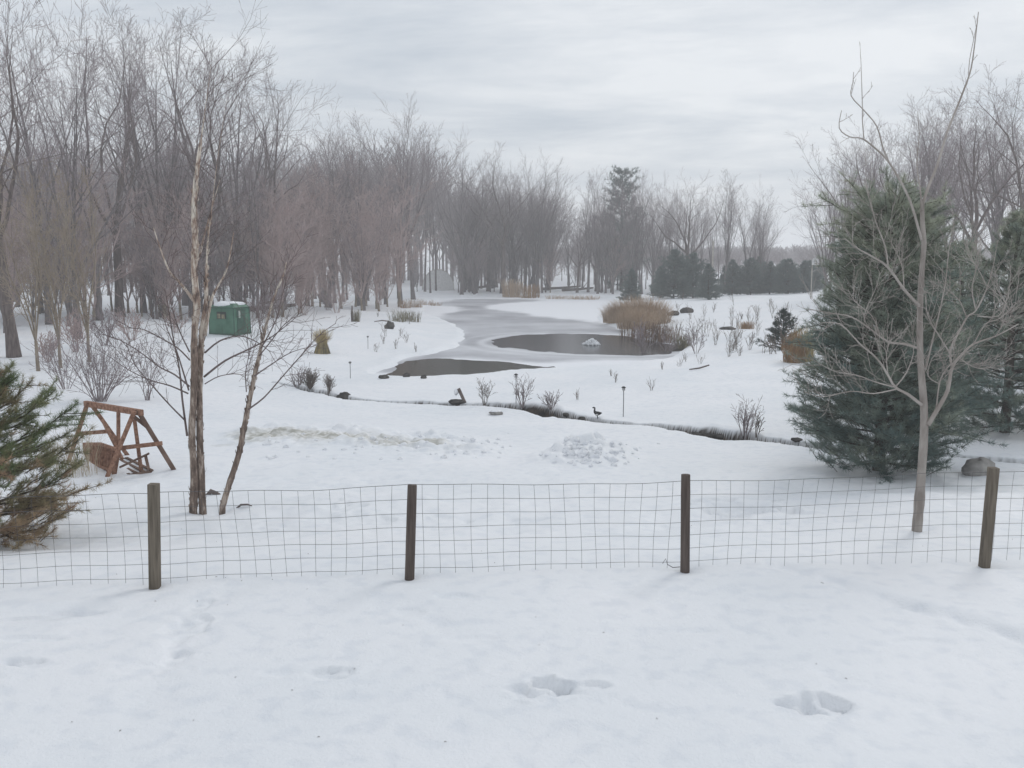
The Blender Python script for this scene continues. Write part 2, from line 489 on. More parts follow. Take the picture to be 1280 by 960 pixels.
l.new(n3.outputs['Fac'], bu2.inputs['Height']); l.new(bu.outputs[0], bu2.inputs['Normal']); l.new(bu2.outputs[0], b.inputs['Normal'])
M['snow'] = m
M['clean_snow'] = noise_mat('clean_snow', (.78, .80, .84), (.85, .86, .88), 6, bump=.4, rough=.6, bdist=.03)

# pond ice: snow-covered and bare grey ice by the mesh's own mask
m, n, l, b = mat('pond_ice')
a1 = n.new('ShaderNodeAttribute'); a1.attribute_name = 'bare'
tc = n.new('ShaderNodeTexCoord')
no = n.new('ShaderNodeTexNoise'); no.inputs['Scale'].default_value = .9; no.inputs['Detail'].default_value = 6; no.inputs['Roughness'].default_value = .6
mp = n.new('ShaderNodeMapping'); mp.inputs['Scale'].default_value = (.5, .35, 1)
l.new(tc.outputs['Object'], mp.inputs[0]); l.new(mp.outputs[0], no.inputs['Vector'])
ra = n.new('ShaderNodeValToRGB'); ra.color_ramp.elements[0].position = .3; ra.color_ramp.elements[1].position = .72
ra.color_ramp.elements[0].color = (.27, .275, .30, 1); ra.color_ramp.elements[1].color = (.42, .425, .46, 1)
l.new(no.outputs['Fac'], ra.inputs[0])
mx = n.new('ShaderNodeMix'); mx.data_type = 'RGBA'
l.new(a1.outputs['Fac'], mx.inputs['Factor']); mx.inputs[6].default_value = (.80, .815, .85, 1); l.new(ra.outputs[0], mx.inputs[7])
l.new(mx.outputs[2], b.inputs['Base Color'])
rr = n.new('ShaderNodeMapRange'); rr.inputs['To Min'].default_value = .7; rr.inputs['To Max'].default_value = .42
l.new(a1.outputs['Fac'], rr.inputs['Value']); l.new(rr.outputs[0], b.inputs['Roughness'])
b.inputs['Specular IOR Level'].default_value = .25
M['ice'] = m


def water_mat(name, col, rough, bscale, bstr):
    m, n, l, b = mat(name)
    b.inputs['Base Color'].default_value = (*col, 1); b.inputs['Roughness'].default_value = rough
    b.inputs['IOR'].default_value = 1.33
    tc = n.new('ShaderNodeTexCoord'); no = n.new('ShaderNodeTexNoise'); no.inputs['Scale'].default_value = bscale; no.inputs['Detail'].default_value = 4
    l.new(tc.outputs['Object'], no.inputs['Vector'])
    bu = n.new('ShaderNodeBump'); bu.inputs['Strength'].default_value = bstr; bu.inputs['Distance'].default_value = .03
    l.new(no.outputs['Fac'], bu.inputs['Height']); l.new(bu.outputs[0], b.inputs['Normal'])
    return m


M['water'] = water_mat('open_pond_water', (.035, .037, .042), .12, 5, .5)
M['cove'] = water_mat('dark_cove_water', (.034, .038, .022), .08, 3, .3)
M['stream'] = water_mat('stream_water', (.012, .011, .009), .08, 6, .4)
M['foam'] = noise_mat('fountain_foam', (.6, .62, .65), (.85, .86, .88), 9, bump=.5)

M['bark_grey'] = noise_mat('grey_bark', (.115, .10, .10), (.205, .18, .178), 3, (3, 3, .5), bump=.5)
M['bark_dark'] = noise_mat('dark_bark', (.095, .075, .07), (.19, .155, .143), 3, (3, 3, .5), bump=.5)
M['twig_grey'] = noise_mat('grey_twigs', (.20, .164, .170), (.33, .282, .288), .6, bump=0)
M['twig_pink'] = noise_mat('reddish_twigs', (.34, .25, .235), (.48, .385, .37), .6, bump=0)
M['twig_tan'] = noise_mat('tan_twigs', (.24, .19, .145), (.36, .30, .235), .6, bump=0)
M['bark_tan'] = noise_mat('tan_bark', (.17, .135, .10), (.32, .27, .21), 4, (3, 3, .6), bump=.4)
M['bark_smooth'] = noise_mat('smooth_beige_bark', (.24, .21, .19), (.38, .345, .315), 9, (1, 1, .35), bump=.3, bdist=.01)
M['twig_beige'] = noise_mat('beige_twigs', (.30, .265, .24), (.44, .40, .37), 3, bump=0)
M['twig_black'] = noise_mat('dark_birch_twigs', (.11, .082, .078), (.20, .16, .155), 3, bump=0)
M['pine_bark'] = noise_mat('pine_bark', (.05, .04, .034), (.11, .09, .075), 6, bump=.5)
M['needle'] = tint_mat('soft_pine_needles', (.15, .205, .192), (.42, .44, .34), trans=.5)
M['needle_far'] = tint_mat('far_evergreen_needles', (.125, .165, .155), (.20, .23, .205), trans=.42)
M['needle_near'] = tint_mat('green_pine_needles', (.15, .20, .09), (.45, .31, .21), trans=.42)
M['spruce'] = tint_mat('spruce_needles', (.022, .042, .034), (.055, .08, .062), trans=.42)
M['reed'] = tint_mat('tan_reeds', (.35, .24, .16), (.53, .41, .29))
M['reed_dark'] = tint_mat('brown_stalks', (.12, .08, .06), (.26, .17, .12))
M['grass_gold'] = tint_mat('golden_grass', (.34, .25, .10), (.50, .40, .20))
M['straw'] = tint_mat('pale_straw', (.36, .29, .20), (.52, .44, .33))
M['grass_rust'] = tint_mat('rusty_grass', (.22, .12, .06), (.38, .24, .12))
M['grass_olive'] = tint_mat('olive_grass', (.10, .09, .05), (.24, .21, .13))
M['weed'] = noise_mat('dry_weed_stems', (.11, .085, .07), (.2, .165, .14), 4, bump=0)
M['post'] = noise_mat('weathered_post', (.10, .085, .066), (.20, .17, .135), 5, (7, 7, .45), bump=.5, bdist=.01)
M['post_brown'] = noise_mat('brown_post', (.075, .058, .05), (.135, .108, .095), 5, (7, 7, .45), bump=.5, bdist=.01)
M['wire'] = noise_mat('galvanised_wire', (.075, .072, .078), (.13, .125, .128), 9, bump=0, rough=.5, spec=.4)
M['swing_wood'] = noise_mat('reddish_stained_wood', (.17, .085, .055), (.34, .195, .135), 4, (4, 4, 4), bump=.4, bdist=.01)
M['swing_dark'] = noise_mat('dark_stained_wood', (.10, .06, .045), (.20, .13, .10), 4, bump=.4, bdist=.01)
M['hut_green'] = noise_mat('green_hut_skin', (.045, .13, .085), (.075, .185, .125), 2.2, bump=.3, rough=.6)
M['hut_green_dark'] = noise_mat('dark_green_hut_trim', (.024, .075, .05), (.04, .10, .07), 3, bump=.2, rough=.6)
M['hut_pale'] = noise_mat('pale_panel', (.30, .34, .30), (.42, .45, .42), 4, bump=.1)
M['hut_window'] = noise_mat('clear_vinyl_window', (.10, .10, .06), (.26, .23, .14), 3, bump=.1, rough=.25, spec=.5)
M['hut_shade'] = noise_mat('dark_flap', (.02, .03, .028), (.045, .06, .05), 4, bump=.1)
M['black'] = noise_mat('black_plastic', (.015, .015, .015), (.035, .035, .037), 6, bump=.1, rough=.45)
M['lamp_glass'] = noise_mat('frosted_lamp_glass', (.3, .3, .3), (.45, .45, .45), 6, bump=0, rough=.3)
M['white'] = noise_mat('white_paint', (.66, .66, .66), (.8, .8, .79), 4, bump=.1, rough=.5)
M['pole_grey'] = noise_mat('pale_pole', (.36, .33, .29), (.5, .47, .42), 3, bump=.1)
M['rock'] = noise_mat('grey_rock', (.17, .165, .16), (.36, .345, .325), 3, bump=.8, bdist=.06)
M['rock_dark'] = noise_mat('dark_wet_rock', (.03, .028, .027), (.10, .092, .085), 4, bump=.8, bdist=.04)

# birch bark: shaggy brown below, cream and peach above
m, n, l, b = mat('peeling_birch_bark')
tc = n.new('ShaderNodeTexCoord'); mp = n.new('ShaderNodeMapping'); mp.inputs['Scale'].default_value = (9, 9, 2.4)
l.new(tc.outputs['Object'], mp.inputs[0])
no = n.new('ShaderNodeTexNoise'); no.inputs['Scale'].default_value = 1.6; no.inputs['Detail'].default_value = 7; no.inputs['Roughness'].default_value = .65
l.new(mp.outputs[0], no.inputs['Vector'])
rl = n.new('ShaderNodeValToRGB'); e = rl.color_ramp.elements
e[0].position = .36; e[0].color = (.11, .08, .065, 1); e[1].position = .62; e[1].color = (.46, .38, .32, 1)
e2 = rl.color_ramp.elements.new(.5); e2.color = (.20, .145, .115, 1)
ru = n.new('ShaderNodeValToRGB'); e = ru.color_ramp.elements
e[0].position = .36; e[0].color = (.10, .07, .06, 1); e[1].position = .58; e[1].color = (.74, .67, .58, 1)
e2 = ru.color_ramp.elements.new(.46); e2.color = (.40, .29, .23, 1)
l.new(no.outputs['Fac'], rl.inputs[0]); l.new(no.outputs['Fac'], ru.inputs[0])
sx = n.new('ShaderNodeSeparateXYZ'); l.new(tc.outputs['Object'], sx.inputs[0])
mr = n.new('ShaderNodeMapRange'); mr.inputs['From Min'].default_value = 1.9; mr.inputs['From Max'].default_value = 3.3
l.new(sx.outputs['Z'], mr.inputs['Value'])
mx = n.new('ShaderNodeMix'); mx.data_type = 'RGBA'
l.new(mr.outputs[0], mx.inputs['Factor']); l.new(rl.outputs[0], mx.inputs[6]); l.new(ru.outputs[0], mx.inputs[7])
l.new(mx.outputs[2], b.inputs['Base Color']); b.inputs['Roughness'].default_value = .85
bu = n.new('ShaderNodeBump'); bu.inputs['Strength'].default_value = .9; bu.inputs['Distance'].default_value = .03
l.new(no.outputs['Fac'], bu.inputs['Height']); l.new(bu.outputs[0], b.inputs['Normal'])
M['birch'] = m


# ------------------------------------------------------------------ mesh building
class MB:
    def __init__(self):
        self.v = []; self.f = []; self.t = []

    def tube(self, pts, radii, sides=5, cap=True, tint=0.0):
        v = self.v; base = len(v)
        n = len(pts)
        prev = None
        for i in range(n):
            a = pts[max(i - 1, 0)]; b = pts[min(i + 1, n - 1)]
            tx, ty, tz = b[0] - a[0], b[1] - a[1], b[2] - a[2]
            L = math.sqrt(tx * tx + ty * ty + tz * tz) or 1e-6
            tx /= L; ty /= L; tz /= L
            if prev is None:
                ref = (1, 0, 0) if abs(tx) < .8 else (0, 1, 0)
            else:
                ref = prev
            dt = ref[0] * tx + ref[1] * ty + ref[2] * tz
            ux, uy, uz = ref[0] - dt * tx, ref[1] - dt * ty, ref[2] - dt * tz
            L = math.sqrt(ux * ux + uy * uy + uz * uz) or 1e-6
            ux /= L; uy /= L; uz /= L
            prev = (ux, uy, uz)
            wx, wy, wz = ty * uz - tz * uy, tz * ux - tx * uz, tx * uy - ty * ux
            r = radii[i]; p = pts[i]
            for k in range(sides):
                c = math.cos(2 * math.pi * k / sides) * r; s = math.sin(2 * math.pi * k / sides) * r
                v.append((p[0] + ux * c + wx * s, p[1] + uy * c + wy * s, p[2] + uz * c + wz * s))
                self.t.append(tint)
        for i in range(n - 1):
            o = base + i * sides
            for k in range(sides):
                k2 = (k + 1) % sides
                self.f.append((o + k, o + k2, o + sides + k2, o + sides + k))
        if cap:
            self.f.append(tuple(base + sides - 1 - k for k in range(sides)))
            o = base + (n - 1) * sides
            self.f.append(tuple(o + k for k in range(sides)))

    def poly(self, vs, faces, tint=0.0):
        o = len(self.v)
        self.v += [tuple(q) for q in vs]; self.t += [tint] * len(vs)
        self.f += [tuple(o + i for i in f) for f in faces]

    def beam(self, a, b, w, h, up=(0, 0, 1), bev=.006):
        """box bar from a to b with slightly cut corners (octagonal section)"""
        a = Vector(a); b = Vector(b); t = (b - a).normalized(); up = Vector(up)
        s = t.cross(up)
        if s.length < 1e-4:
            s = t.cross(Vector((1, 0, 0)))
        s.normalize(); u = s.cross(t).normalized()
        hw, hh = w / 2, h / 2
        c = min(bev, hw * .5, hh * .5)
        sec = [(-hw + c, -hh), (hw - c, -hh), (hw, -hh + c), (hw, hh - c), (hw - c, hh), (-hw + c, hh), (-hw, hh - c), (-hw, -hh + c)]
        vs = [p + s * x + u * y for p in (a, b) for x, y in sec]
        fs = [(k, (k + 1) % 8, 8 + (k + 1) % 8, 8 + k) for k in range(8)] + [tuple(range(7, -1, -1)), tuple(range(8, 16))]
        self.poly(vs, fs)

    def box(self, c, s, rz=0, bev=.01):
        c = Vector(c)
        a = c - Vector((0, 0, s[2] / 2)); b_ = c + Vector((0, 0, s[2] / 2))
        x = Vector((math.cos(rz), math.sin(rz), 0)); y = Vector((-math.sin(rz), math.cos(rz), 0))
        self.beam(a, b_, s[1], s[0], up=x, bev=bev)

    def mesh(self, name, material, smooth=True, tint=False):
        me = bpy.data.meshes.new(name)
        me.from_pydata(self.v, [], self.f)
        if tint:
            at = me.attributes.new('tint', 'FLOAT', 'POINT'); at.data.foreach_set('value', np.array(self.t, np.float32))
        me.materials.append(material)
        if smooth:
            me.polygons.foreach_set('use_smooth', [True] * len(me.polygons))
        me.update()
        return me


def np_mesh(name, verts, faces, material, attrs=None, smooth=True):
    """faces: (n,k) integer array of equal-size polygons"""
    me = bpy.data.meshes.new(name)
    nv, nf, k = len(verts), len(faces), faces.shape[1]
    me.vertices.add(nv); me.vertices.foreach_set('co', np.ascontiguousarray(verts, np.float32).ravel())
    me.loops.add(nf * k); me.loops.foreach_set('vertex_index', np.ascontiguousarray(faces, np.int32).ravel())
    me.polygons.add(nf); me.polygons.foreach_set('loop_start', np.arange(0, nf * k, k, dtype=np.int32))
    me.polygons.foreach_set('loop_total', np.full(nf, k, np.int32))
    if smooth:
        me.polygons.foreach_set('use_smooth', np.ones(nf, bool))
    for a, val in (attrs or {}).items():
        at = me.attributes.new(a, 'FLOAT', 'POINT'); at.data.foreach_set('value', np.asarray(val, np.float32))
    me.materials.append(material)
    me.update(calc_edges=True); me.validate()
    return me


def link(name, me, parent=None, loc=(0, 0, 0)):
    o = bpy.data.objects.new(name, me)
    o.location = loc
    if parent:
        o.parent = parent
    COL.objects.link(o)
    return o


def tag(o, label, cat, group=None):
    o['label'] = label; o['category'] = cat
    if group:
        o['group'] = group
    return o


def thing(name, label, cat, loc, rz=0.0, scale=1.0, group=None):
    o = bpy.data.objects.new(name, None)
    o.location = loc; o.rotation_euler = (0, 0, rz)
    o.scale = (scale,) * 3 if not isinstance(scale, tuple) else scale
    o.empty_display_size = .2
    COL.objects.link(o)
    return tag(o, label, cat, group)


def structure(name, me, loc=(0, 0, 0)):
    o = link(name, me, None, loc); o['kind'] = 'structure'; return o


# ------------------------------------------------------------------ ground sheet
def px_depth(py):
    d = ray(640, py); return 4.4 * d[1] / -d[2]


ys = list(np.arange(-9, 4.8, .12)) + list(np.arange(4.8, 9.2, .022)) + list(np.arange(9.2, 13.0, .045))
y = 13.0
while y < 260:
    step = max(.07, y * y / (4.6 * F) * 1.05)
    if 20 < y < 40:
        step = .055 if y < 33 else .085
    y += step; ys.append(y)
while y < 2600:
    y *= 1.06; ys.append(y)
YS = np.array(ys)
us = np.concatenate([np.linspace(-1.9, -.60, 60, endpoint=False), np.linspace(-.60, .60, 880, endpoint=False), np.linspace(.60, 1.9, 60)])
UU, YY = np.meshgrid(us, YS)
XX = UU * (YY + 10.5)
ZZ, SOIL, DIRTA = terrain(XX.ravel(), YY.ravel(), True)
nr, nc = XX.shape
idx = np.arange(nr * nc).reshape(nr, nc)
quads = np.stack([idx[:-1, :-1], idx[:-1, 1:], idx[1:, 1:], idx[1:, :-1]], -1).reshape(-1, 4)
V = np.stack([XX.ravel(), YY.ravel(), ZZ], 1)
structure('snow_ground', np_mesh('snow_ground', V, quads, M['snow'], {'soil': SOIL, 'dirt': DIRTA}))

# pond ice sheet
pm = np.array(POND)
iy = YS[(YS > pm[:, 1].min() - 2) & (YS < pm[:, 1].max() + 3)]
iu = np.linspace(-.22, .26, 420)
IU, IY = np.meshgrid(iu, iy); IX = IU * (IY + 10.5)
isd = poly_sd(IX.ravel(), IY.ravel(), POND)
xx, yy = IX.ravel(), IY.ravel()
g = sstep(.9, -.9, poly_sd(xx, yy, GREY) + fbm(xx / 4, yy / 7, 131, 4) * 3.2 + fbm(xx / 1.1, yy / 1.6, 137, 3) * .8)
osd = poly_sd(xx, yy, OVAL)
ring = np.exp(-((osd - .55) / .35) ** 2) * .55 + np.exp(-((osd - 1.9) / .3) ** 2) * .3
g = np.clip(g * (1 - ring), 0, 1)
g = np.clip(g * (.80 + .9 * fbm(xx / 6, yy / 3.5, 141, 4)), 0, 1)
i2 = np.arange(IX.size).reshape(IX.shape)
q2 = np.stack([i2[:-1, :-1], i2[:-1, 1:], i2[1:, 1:], i2[1:, :-1]], -1).reshape(-1, 4)
q2 = q2[(isd[q2].min(1) < 1.3)]
used = np.unique(q2); remap = np.full(IX.size, -1); remap[used] = np.arange(len(used))
structure('pond_ice', np_mesh('pond_ice', np.stack([xx, yy, np.full_like(xx, ZP)], 1)[used], remap[q2], M['ice'], {'bare': g[used]}))


def water_sheet(name, poly, z, material, jit=.9):
    pts = smooth_poly(poly, 2)
    ax = np.array([p[0] for p in pts]); ay = np.array([p[1] for p in pts])
    ox = fbm(ax / 1.1, ay / 1.6, 151, 4) * jit; oy = fbm(ax / 1.1, ay / 1.6, 157, 4) * jit * 2.2
    vs = [(ax[i] + ox[i], ay[i] + oy[i], z) for i in range(len(pts))]
    mb = MB(); mb.poly(vs, [tuple(range(len(vs)))])
    return structure(name, mb.mesh(name, material, smooth=False))


water_sheet('pond_water', OVAL, ZP + .004, M['water'])
water_sheet('cove_water', COVE, ZP + .004, M['cove'], .8)
# stream water ribbon low in its cut
mb = MB()
sp = STREAM; L_ = []
for i, p in enumerate(sp):
    a = sp[max(i - 1, 0)]; b_ = sp[min(i + 1, len(sp) - 1)]
    t = np.array(b_) - np.array(a); t /= np.linalg.norm(t) + 1e-9
    nx, ny = -t[1], t[0]
    zz = terrain(np.array([p[0]]), np.array([p[1]]))[0]
    L_.append((p, (nx, ny)))
zs = [float(np.interp(p[0], ST_OPEN_X, [c[2] for c in STREAM_PX])) - .27 for p, _ in L_]
for i in range(len(L_) - 1):
    (p, n_), (q, m_) = L_[i], L_[i + 1]
    w = .42
    mb.poly([(p[0] - n_[0] * w, p[1] - n_[1] * w, zs[i]), (q[0] - m_[0] * w, q[1] - m_[1] * w, zs[i + 1]),
             (q[0] + m_[0] * w, q[1] + m_[1] * w, zs[i + 1]), (p[0] + n_[0] * w, p[1] + n_[1] * w, zs[i])], [(0, 1, 2, 3)])
structure('stream_water', mb.mesh('stream_water', M['stream'], smooth=False))

# ------------------------------------------------------------------ branching
def rot_about(d, ang, az):
    d = Vector(d).normalized()
    ref = Vector((1, 0, 0)) if abs(d.x) < .8 else Vector((0, 1, 0))
    u = d.cross(ref).normalized(); w = d.cross(u)
    s = u * math.cos(az) + w * math.sin(az)
    return (d * math.cos(ang) + s * math.sin(ang)).normalized()


def grow(mb, p, d, L, r, lev, S, R, min_r):
    """one branch and all that springs from it; S holds per-level settings"""
    st = S[lev]
    n = st['seg']
    pts = [tuple(p)]; dirs = [d]
    cur = Vector(p); d = Vector(d)
    g = st['gnarl']
    for i in range(n):
        d = (d + Vector((R.gauss(0, g), R.gauss(0, g), R.gauss(0, g) + st['up'])))
        d.normalize()
        cur = cur + d * (L / n)
        pts.append((cur.x, cur.y, cur.z)); dirs.append(d)
    end = st.get('taper', .4)
    radii = [max(min_r, r * (1 - (1 - end) * i / n)) for i in range(n + 1)]
    (mb[min(lev - 1, len(mb) - 1)] if isinstance(mb, tuple) else mb).tube(pts, radii, st['sides'], cap=False)
    if lev + 1 < len(S):
        cs = S[lev + 1]
        k = cs['n'] if R.random() < .5 else max(1, cs['n'] + R.choice((-1, 1)))
        az0 = R.random() * 6.28
        for j in range(k):
            t = cs['t0'] + (1 - cs['t0']) * (j + R.random() * .8) / k
            t = min(t, .999)
            i = min(int(t * n), n - 1); f = t * n - i
            q = Vector(pts[i]).lerp(Vector(pts[i + 1]), f)
            ang = math.radians(R.gauss(cs['ang'], cs['ang'] * .25))
            nd = rot_about(dirs[i + 1], ang, az0 + j * 2.4 + R.gauss(0, .4))
            rr = radii[i] * (1 - f) + radii[i + 1] * f
            grow(mb, q, nd, L * cs['len'] * (1.0 - .45 * t) * R.uniform(.75, 1.2), max(min_r, rr * cs['rad']), lev + 1, S, R, min_r)


def bare_tree(seed, kind):
    """returns trunk and crown meshes of a tree one unit... in metres for a nominal height"""
    R = random.Random(seed)
    tr, cr_, lb_ = MB(), MB(), MB()
    if kind == 'maple':      # fan of rising limbs
        Hh, fork, nl, la, r0, mr = 20, R.uniform(.20, .30), R.choice((5, 6, 7)), 19, .30, .009
        S = [None, dict(seg=6, gnarl=.07, up=.05, sides=5, taper=.07), dict(n=6, t0=.22, ang=26, len=.60, rad=.55, seg=4, gnarl=.09, up=.07, sides=4, taper=.14),
             dict(n=6, t0=.15, ang=28, len=.52, rad=.6, seg=3, gnarl=.10, up=.07, sides=3, taper=.4), dict(n=5, t0=.1, ang=30, len=.55, rad=.7, seg=2, gnarl=.1, up=.06, sides=3, taper=.6)]
    elif kind == 'oak':      # wider, crooked
        Hh, fork, nl, la, r0, mr = 20, R.uniform(.28, .40), R.choice((4, 5, 6)), 32, .34, .0095
        S = [None, dict(seg=7, gnarl=.17, up=.08, sides=5, taper=.07), dict(n=6, t0=.2, ang=40, len=.58, rad=.5, seg=5, gnarl=.16, up=.05, sides=4, taper=.14),
             dict(n=6, t0=.15, ang=40, len=.5, rad=.6, seg=3, gnarl=.18, up=.05, sides=3, taper=.4), dict(n=5, t0=.1, ang=38, len=.55, rad=.7, seg=2, gnarl=.15, up=.05, sides=3, taper=.6)]
    elif kind == 'tall':     # slim, several long leaders
        Hh, fork, nl, la, r0, mr = 20, R.uniform(.14, .34), R.choice((2, 3, 4)), 11, .24, .009
        S = [None, dict(seg=8, gnarl=.06, up=.035, sides=5, taper=.07), dict(n=10, t0=.25, ang=32, len=.40, rad=.45, seg=4, gnarl=.09, up=.08, sides=4, taper=.14),
             dict(n=6, t0=.15, ang=32, len=.5, rad=.6, seg=3, gnarl=.11, up=.06, sides=3, taper=.4), dict(n=4, t0=.1, ang=32, len=.55, rad=.7, seg=2, gnarl=.1, up=.05, sides=3, taper=.6)]
    elif kind == 'sapling':  # bushy understorey, twigs from low down
        Hh, fork, nl, la, r0, mr = 8, R.uniform(.06, .14), R.choice((4, 5, 6)), 17, .085, .007
        S = [None, dict(seg=6, gnarl=.08, up=.05, sides=4, taper=.1), dict(n=9, t0=.12, ang=38, len=.42, rad=.5, seg=4, gnarl=.12, up=.06, sides=3, taper=.3),
             dict(n=7, t0=.1, ang=36, len=.5, rad=.6, seg=3, gnarl=.14, up=.05, sides=3, taper=.5), dict(n=3, t0=.1, ang=36, len=.5, rad=.7, seg=2, gnarl=.14, up=.03, sides=3, taper=.6)]
    # trunk
    top = Hh * fork
    lean = Vector((R.gauss(0, .035), R.gauss(0, .035), 1)).normalized()
    n = 5
    pts = []; rad = []
    for i in range(n + 1):
        t = i / n
        q = lean * (top * t) + Vector((R.gauss(0, .03), R.gauss(0, .03), 0)) * (Hh * .04 if i else 0)
        if i == 0:
            q.z -= .4
        pts.append(tuple(q)); rad.append(r0 * (1.0 - .22 * t) * (1.35 if i == 0 else 1.0))
    tr.tube(pts, rad, 8)
    P0 = Vector(pts[-1])
    az = R.random() * 6.28
    for j in range(nl):
        a = math.radians(abs(R.gauss(la, la * .4))) if j else math.radians(4)
        d = rot_about(lean, a, az + j * 6.28 / max(nl - 1, 1) + R.gauss(0, .25))
        st = P0 - lean * (R.random() * .18 * top)
        grow((lb_, lb_, cr_) if kind != 'sapling' else (lb_, cr_), st, d, Hh * (1 - fork) * R.uniform(.8, 1.04) * (1.0 if kind != 'sapling' else R.uniform(.75, 1)), r0 * (.62 if j == 0 else R.uniform(.38, .55)), 1, S, R, mr)
    zt = max(v[2] for v in cr_.v)
    return tr, cr_, lb_, zt


PROTO = {}


def make_protos(kind, key, n, seed, trunk_m, twig_m, limb_m=None):
    L = []
    for i in range(n):
        tr, cr_, lb_, zt = bare_tree(seed + i * 31, kind)
        L.append((tr.mesh('trunk', M[trunk_m]), cr_.mesh('crown', M[twig_m], smooth=False), lb_.mesh('limbs', M[limb_m or trunk_m]), zt))
    PROTO[key] = L


make_protos('maple', 'maple', 5, 100, 'bark_grey', 'twig_grey')
make_protos('oak', 'oak', 4, 300, 'bark_dark', 'twig_grey')
make_protos('tall', 'tall', 5, 500, 'bark_grey', 'twig_grey')
make_protos('sapling', 'sapling_pink', 4, 700, 'bark_tan', 'twig_pink', 'twig_pink')
make_protos('sapling', 'sapling_grey', 3, 800, 'bark_grey', 'twig_grey')
make_protos('sapling', 'sapling_tan', 2, 900, 'bark_tan', 'twig_tan')

TREE_N = 0


def place_tree(key, base, height, label, group, wide=1.0, name='bare_tree', cat='tree', which=None):
    global TREE_N
    L = PROTO[key]
    tm, cm, lm, zt = L[which if which is not None else random.randrange(len(L))]
    s = height / zt
    o = thing(name, label, cat, base, random.random() * 6.28, (s * wide, s * wide, s), group)
    link('trunk', tm, o); link('limbs', lm, o); link('crown', cm, o)
    TREE_N += 1
    return o


R = random.Random(5)


def top_row(px):
    """picture row of the wood's skyline"""
    xs = [-200, 0, 60, 120, 200, 250, 300, 340, 375, 420, 460, 500, 520, 560, 600, 640, 680, 720, 760, 800, 860, 920, 955, 975, 1000, 1050, 1100, 1160, 1220, 1280, 1500]
    ts = [-60, -60, -40, -20, -10, 20, 40, 75, 150, 112, 130, 112, 108, 150, 188, 172, 180, 205, 205, 222, 210, 213, 235, 262, 215, 150, 125, 105, 95, 80, 60]
    return float(np.interp(px, xs, ts))


# ------------------------------------------------------------------ the woods
# left wood, front rows: tall crowns past the picture's top
G_LEFT = 'tall bare trees in the left wood'
front_left = [(18, 40, 'oak'), (-25, 38, 'tall'), (62, 55, 'tall'), (98, 47, 'maple'), (150, 62, 'oak'), (205, 66, 'maple'), (262, 72, 'oak'), (300, 76, 'maple'), (330, 84, 'oak'), (125, 58, 'tall'), (180, 70, 'tall'), (232, 80, 'tall')]
lab_left = ['thick dark trunk at the left wood edge, rising just behind the near green pine',
            'bare tree at the far left picture edge with one limb reaching in from outside',
            'tall slim bare tree standing between the two thickest trunks of the left wood',
            'thick brown trunk at the wood edge behind the bare shrub near the swing',
            'crooked bare tree rising over the brush left of the birch clump',
            'bare fan-crowned tree rising directly behind the peeling birch clump',
            'broad crooked tree with rounded crown rising directly behind the green hut',
            'bare tree with rounded crown right behind and above the green hut roof',
            'rightmost tree of the high left wood, its round crown falling off to the sky',
            'slim tall bare tree between the brown trunk and the crooked tree of the left wood',
            'slim tall bare tree left of the fan-crowned tree behind the birch clump',
            'faint slim bare tree seen just left of the top of the birch clump']
for (px, D, k), lb in zip(front_left, lab_left):
    b_ = on_ground(px, D)
    place_tree(k, b_, max(8, height_to(top_row(px) + R.uniform(-5, 12), b_)), lb, G_LEFT, .95)
for i in range(40):
    px = R.uniform(-160, 345); D = R.uniform(62, 120)
    b_ = on_ground(px, D)
    h = min(24, height_to(max(top_row(px), 20) + 125 + abs(R.gauss(0, 45)), b_))
    place_tree(R.choice(('maple', 'oak', 'tall', 'tall')), b_, h, 'bare grey tree inside the crowded left wood behind the brush', 'bare trees inside the left wood', R.uniform(.8, 1.0))
# middle wood behind the pond's left shore
fans = [(412, 92, 'maple', 112, 'fan-shaped bare tree standing alone above the brush, right of the high left wood'),
        (372, 95, 'maple', 150, 'shorter fan-crowned bare tree filling the dip left of the lone fan-shaped tree'),
        (448, 100, 'tall', 135, 'slim bare tree hugging the right side of the lone fan-shaped tree'),
        (500, 104, 'maple', 112, 'dense twin-topped bare tree rising above the arch of brush left of the pond'),
        (517, 116, 'tall', 110, 'slim bare tree with the highest tip left of the pond inlet'),
        (577, 131, 'maple', 160, 'bare tree stepping down the skyline just right of the twin-topped tree'),
        (592, 134, 'tall', 190, 'slim bare tree low on the skyline above the pond inlet'),
        (628, 134, 'oak', 172, 'dark crooked bare tree poking above the skyline over the pond end'),
        (672, 136, 'maple', 180, 'round-crowned bare tree over the far pond end, right of the crooked one'),
        (735, 136, 'tall', 205, 'slim bare tree just left of the tall dark evergreen'),
        (802, 130, 'tall', 222, 'slim bare tree just right of the tall dark evergreen'),
        (862, 112, 'oak', 208, 'dark forked bare tree standing clear above the row of evergreens'),
        (905, 122, 'tall', 213, 'slim bare tree with several stems behind the pale pole'),
        (930, 126, 'maple', 216, 'bare fan-shaped tree right of the pale pole'),
        (948, 130, 'tall', 232, 'last bare tree of the middle wood beside the gap of open sky')]
for px, D, k, ty, lb in fans:
    b_ = on_ground(px, D)
    place_tree(k, b_, height_to(ty, b_), lb, 'bare trees on the skyline behind the pond', 1.0)
for i in range(98):
    px = R.uniform(345, 800) if i < 60 else R.uniform(560, 830)
    if 524 < px < 572:
        px += 55
    D = R.uniform(134, 175) if px > 500 else R.uniform(90, 140)
    b_ = on_ground(px, D)
    h = height_to(top_row(px) + (14 if i % 3 == 0 else 40) + abs(R.gauss(0, 26)), b_)
    place_tree(R.choice(('maple', 'tall', 'tall', 'oak')), b_, max(7, h), 'bare grey tree in the hazy middle wood beyond the pond', 'bare trees in the wood beyond the pond', R.uniform(.75, 1.0))
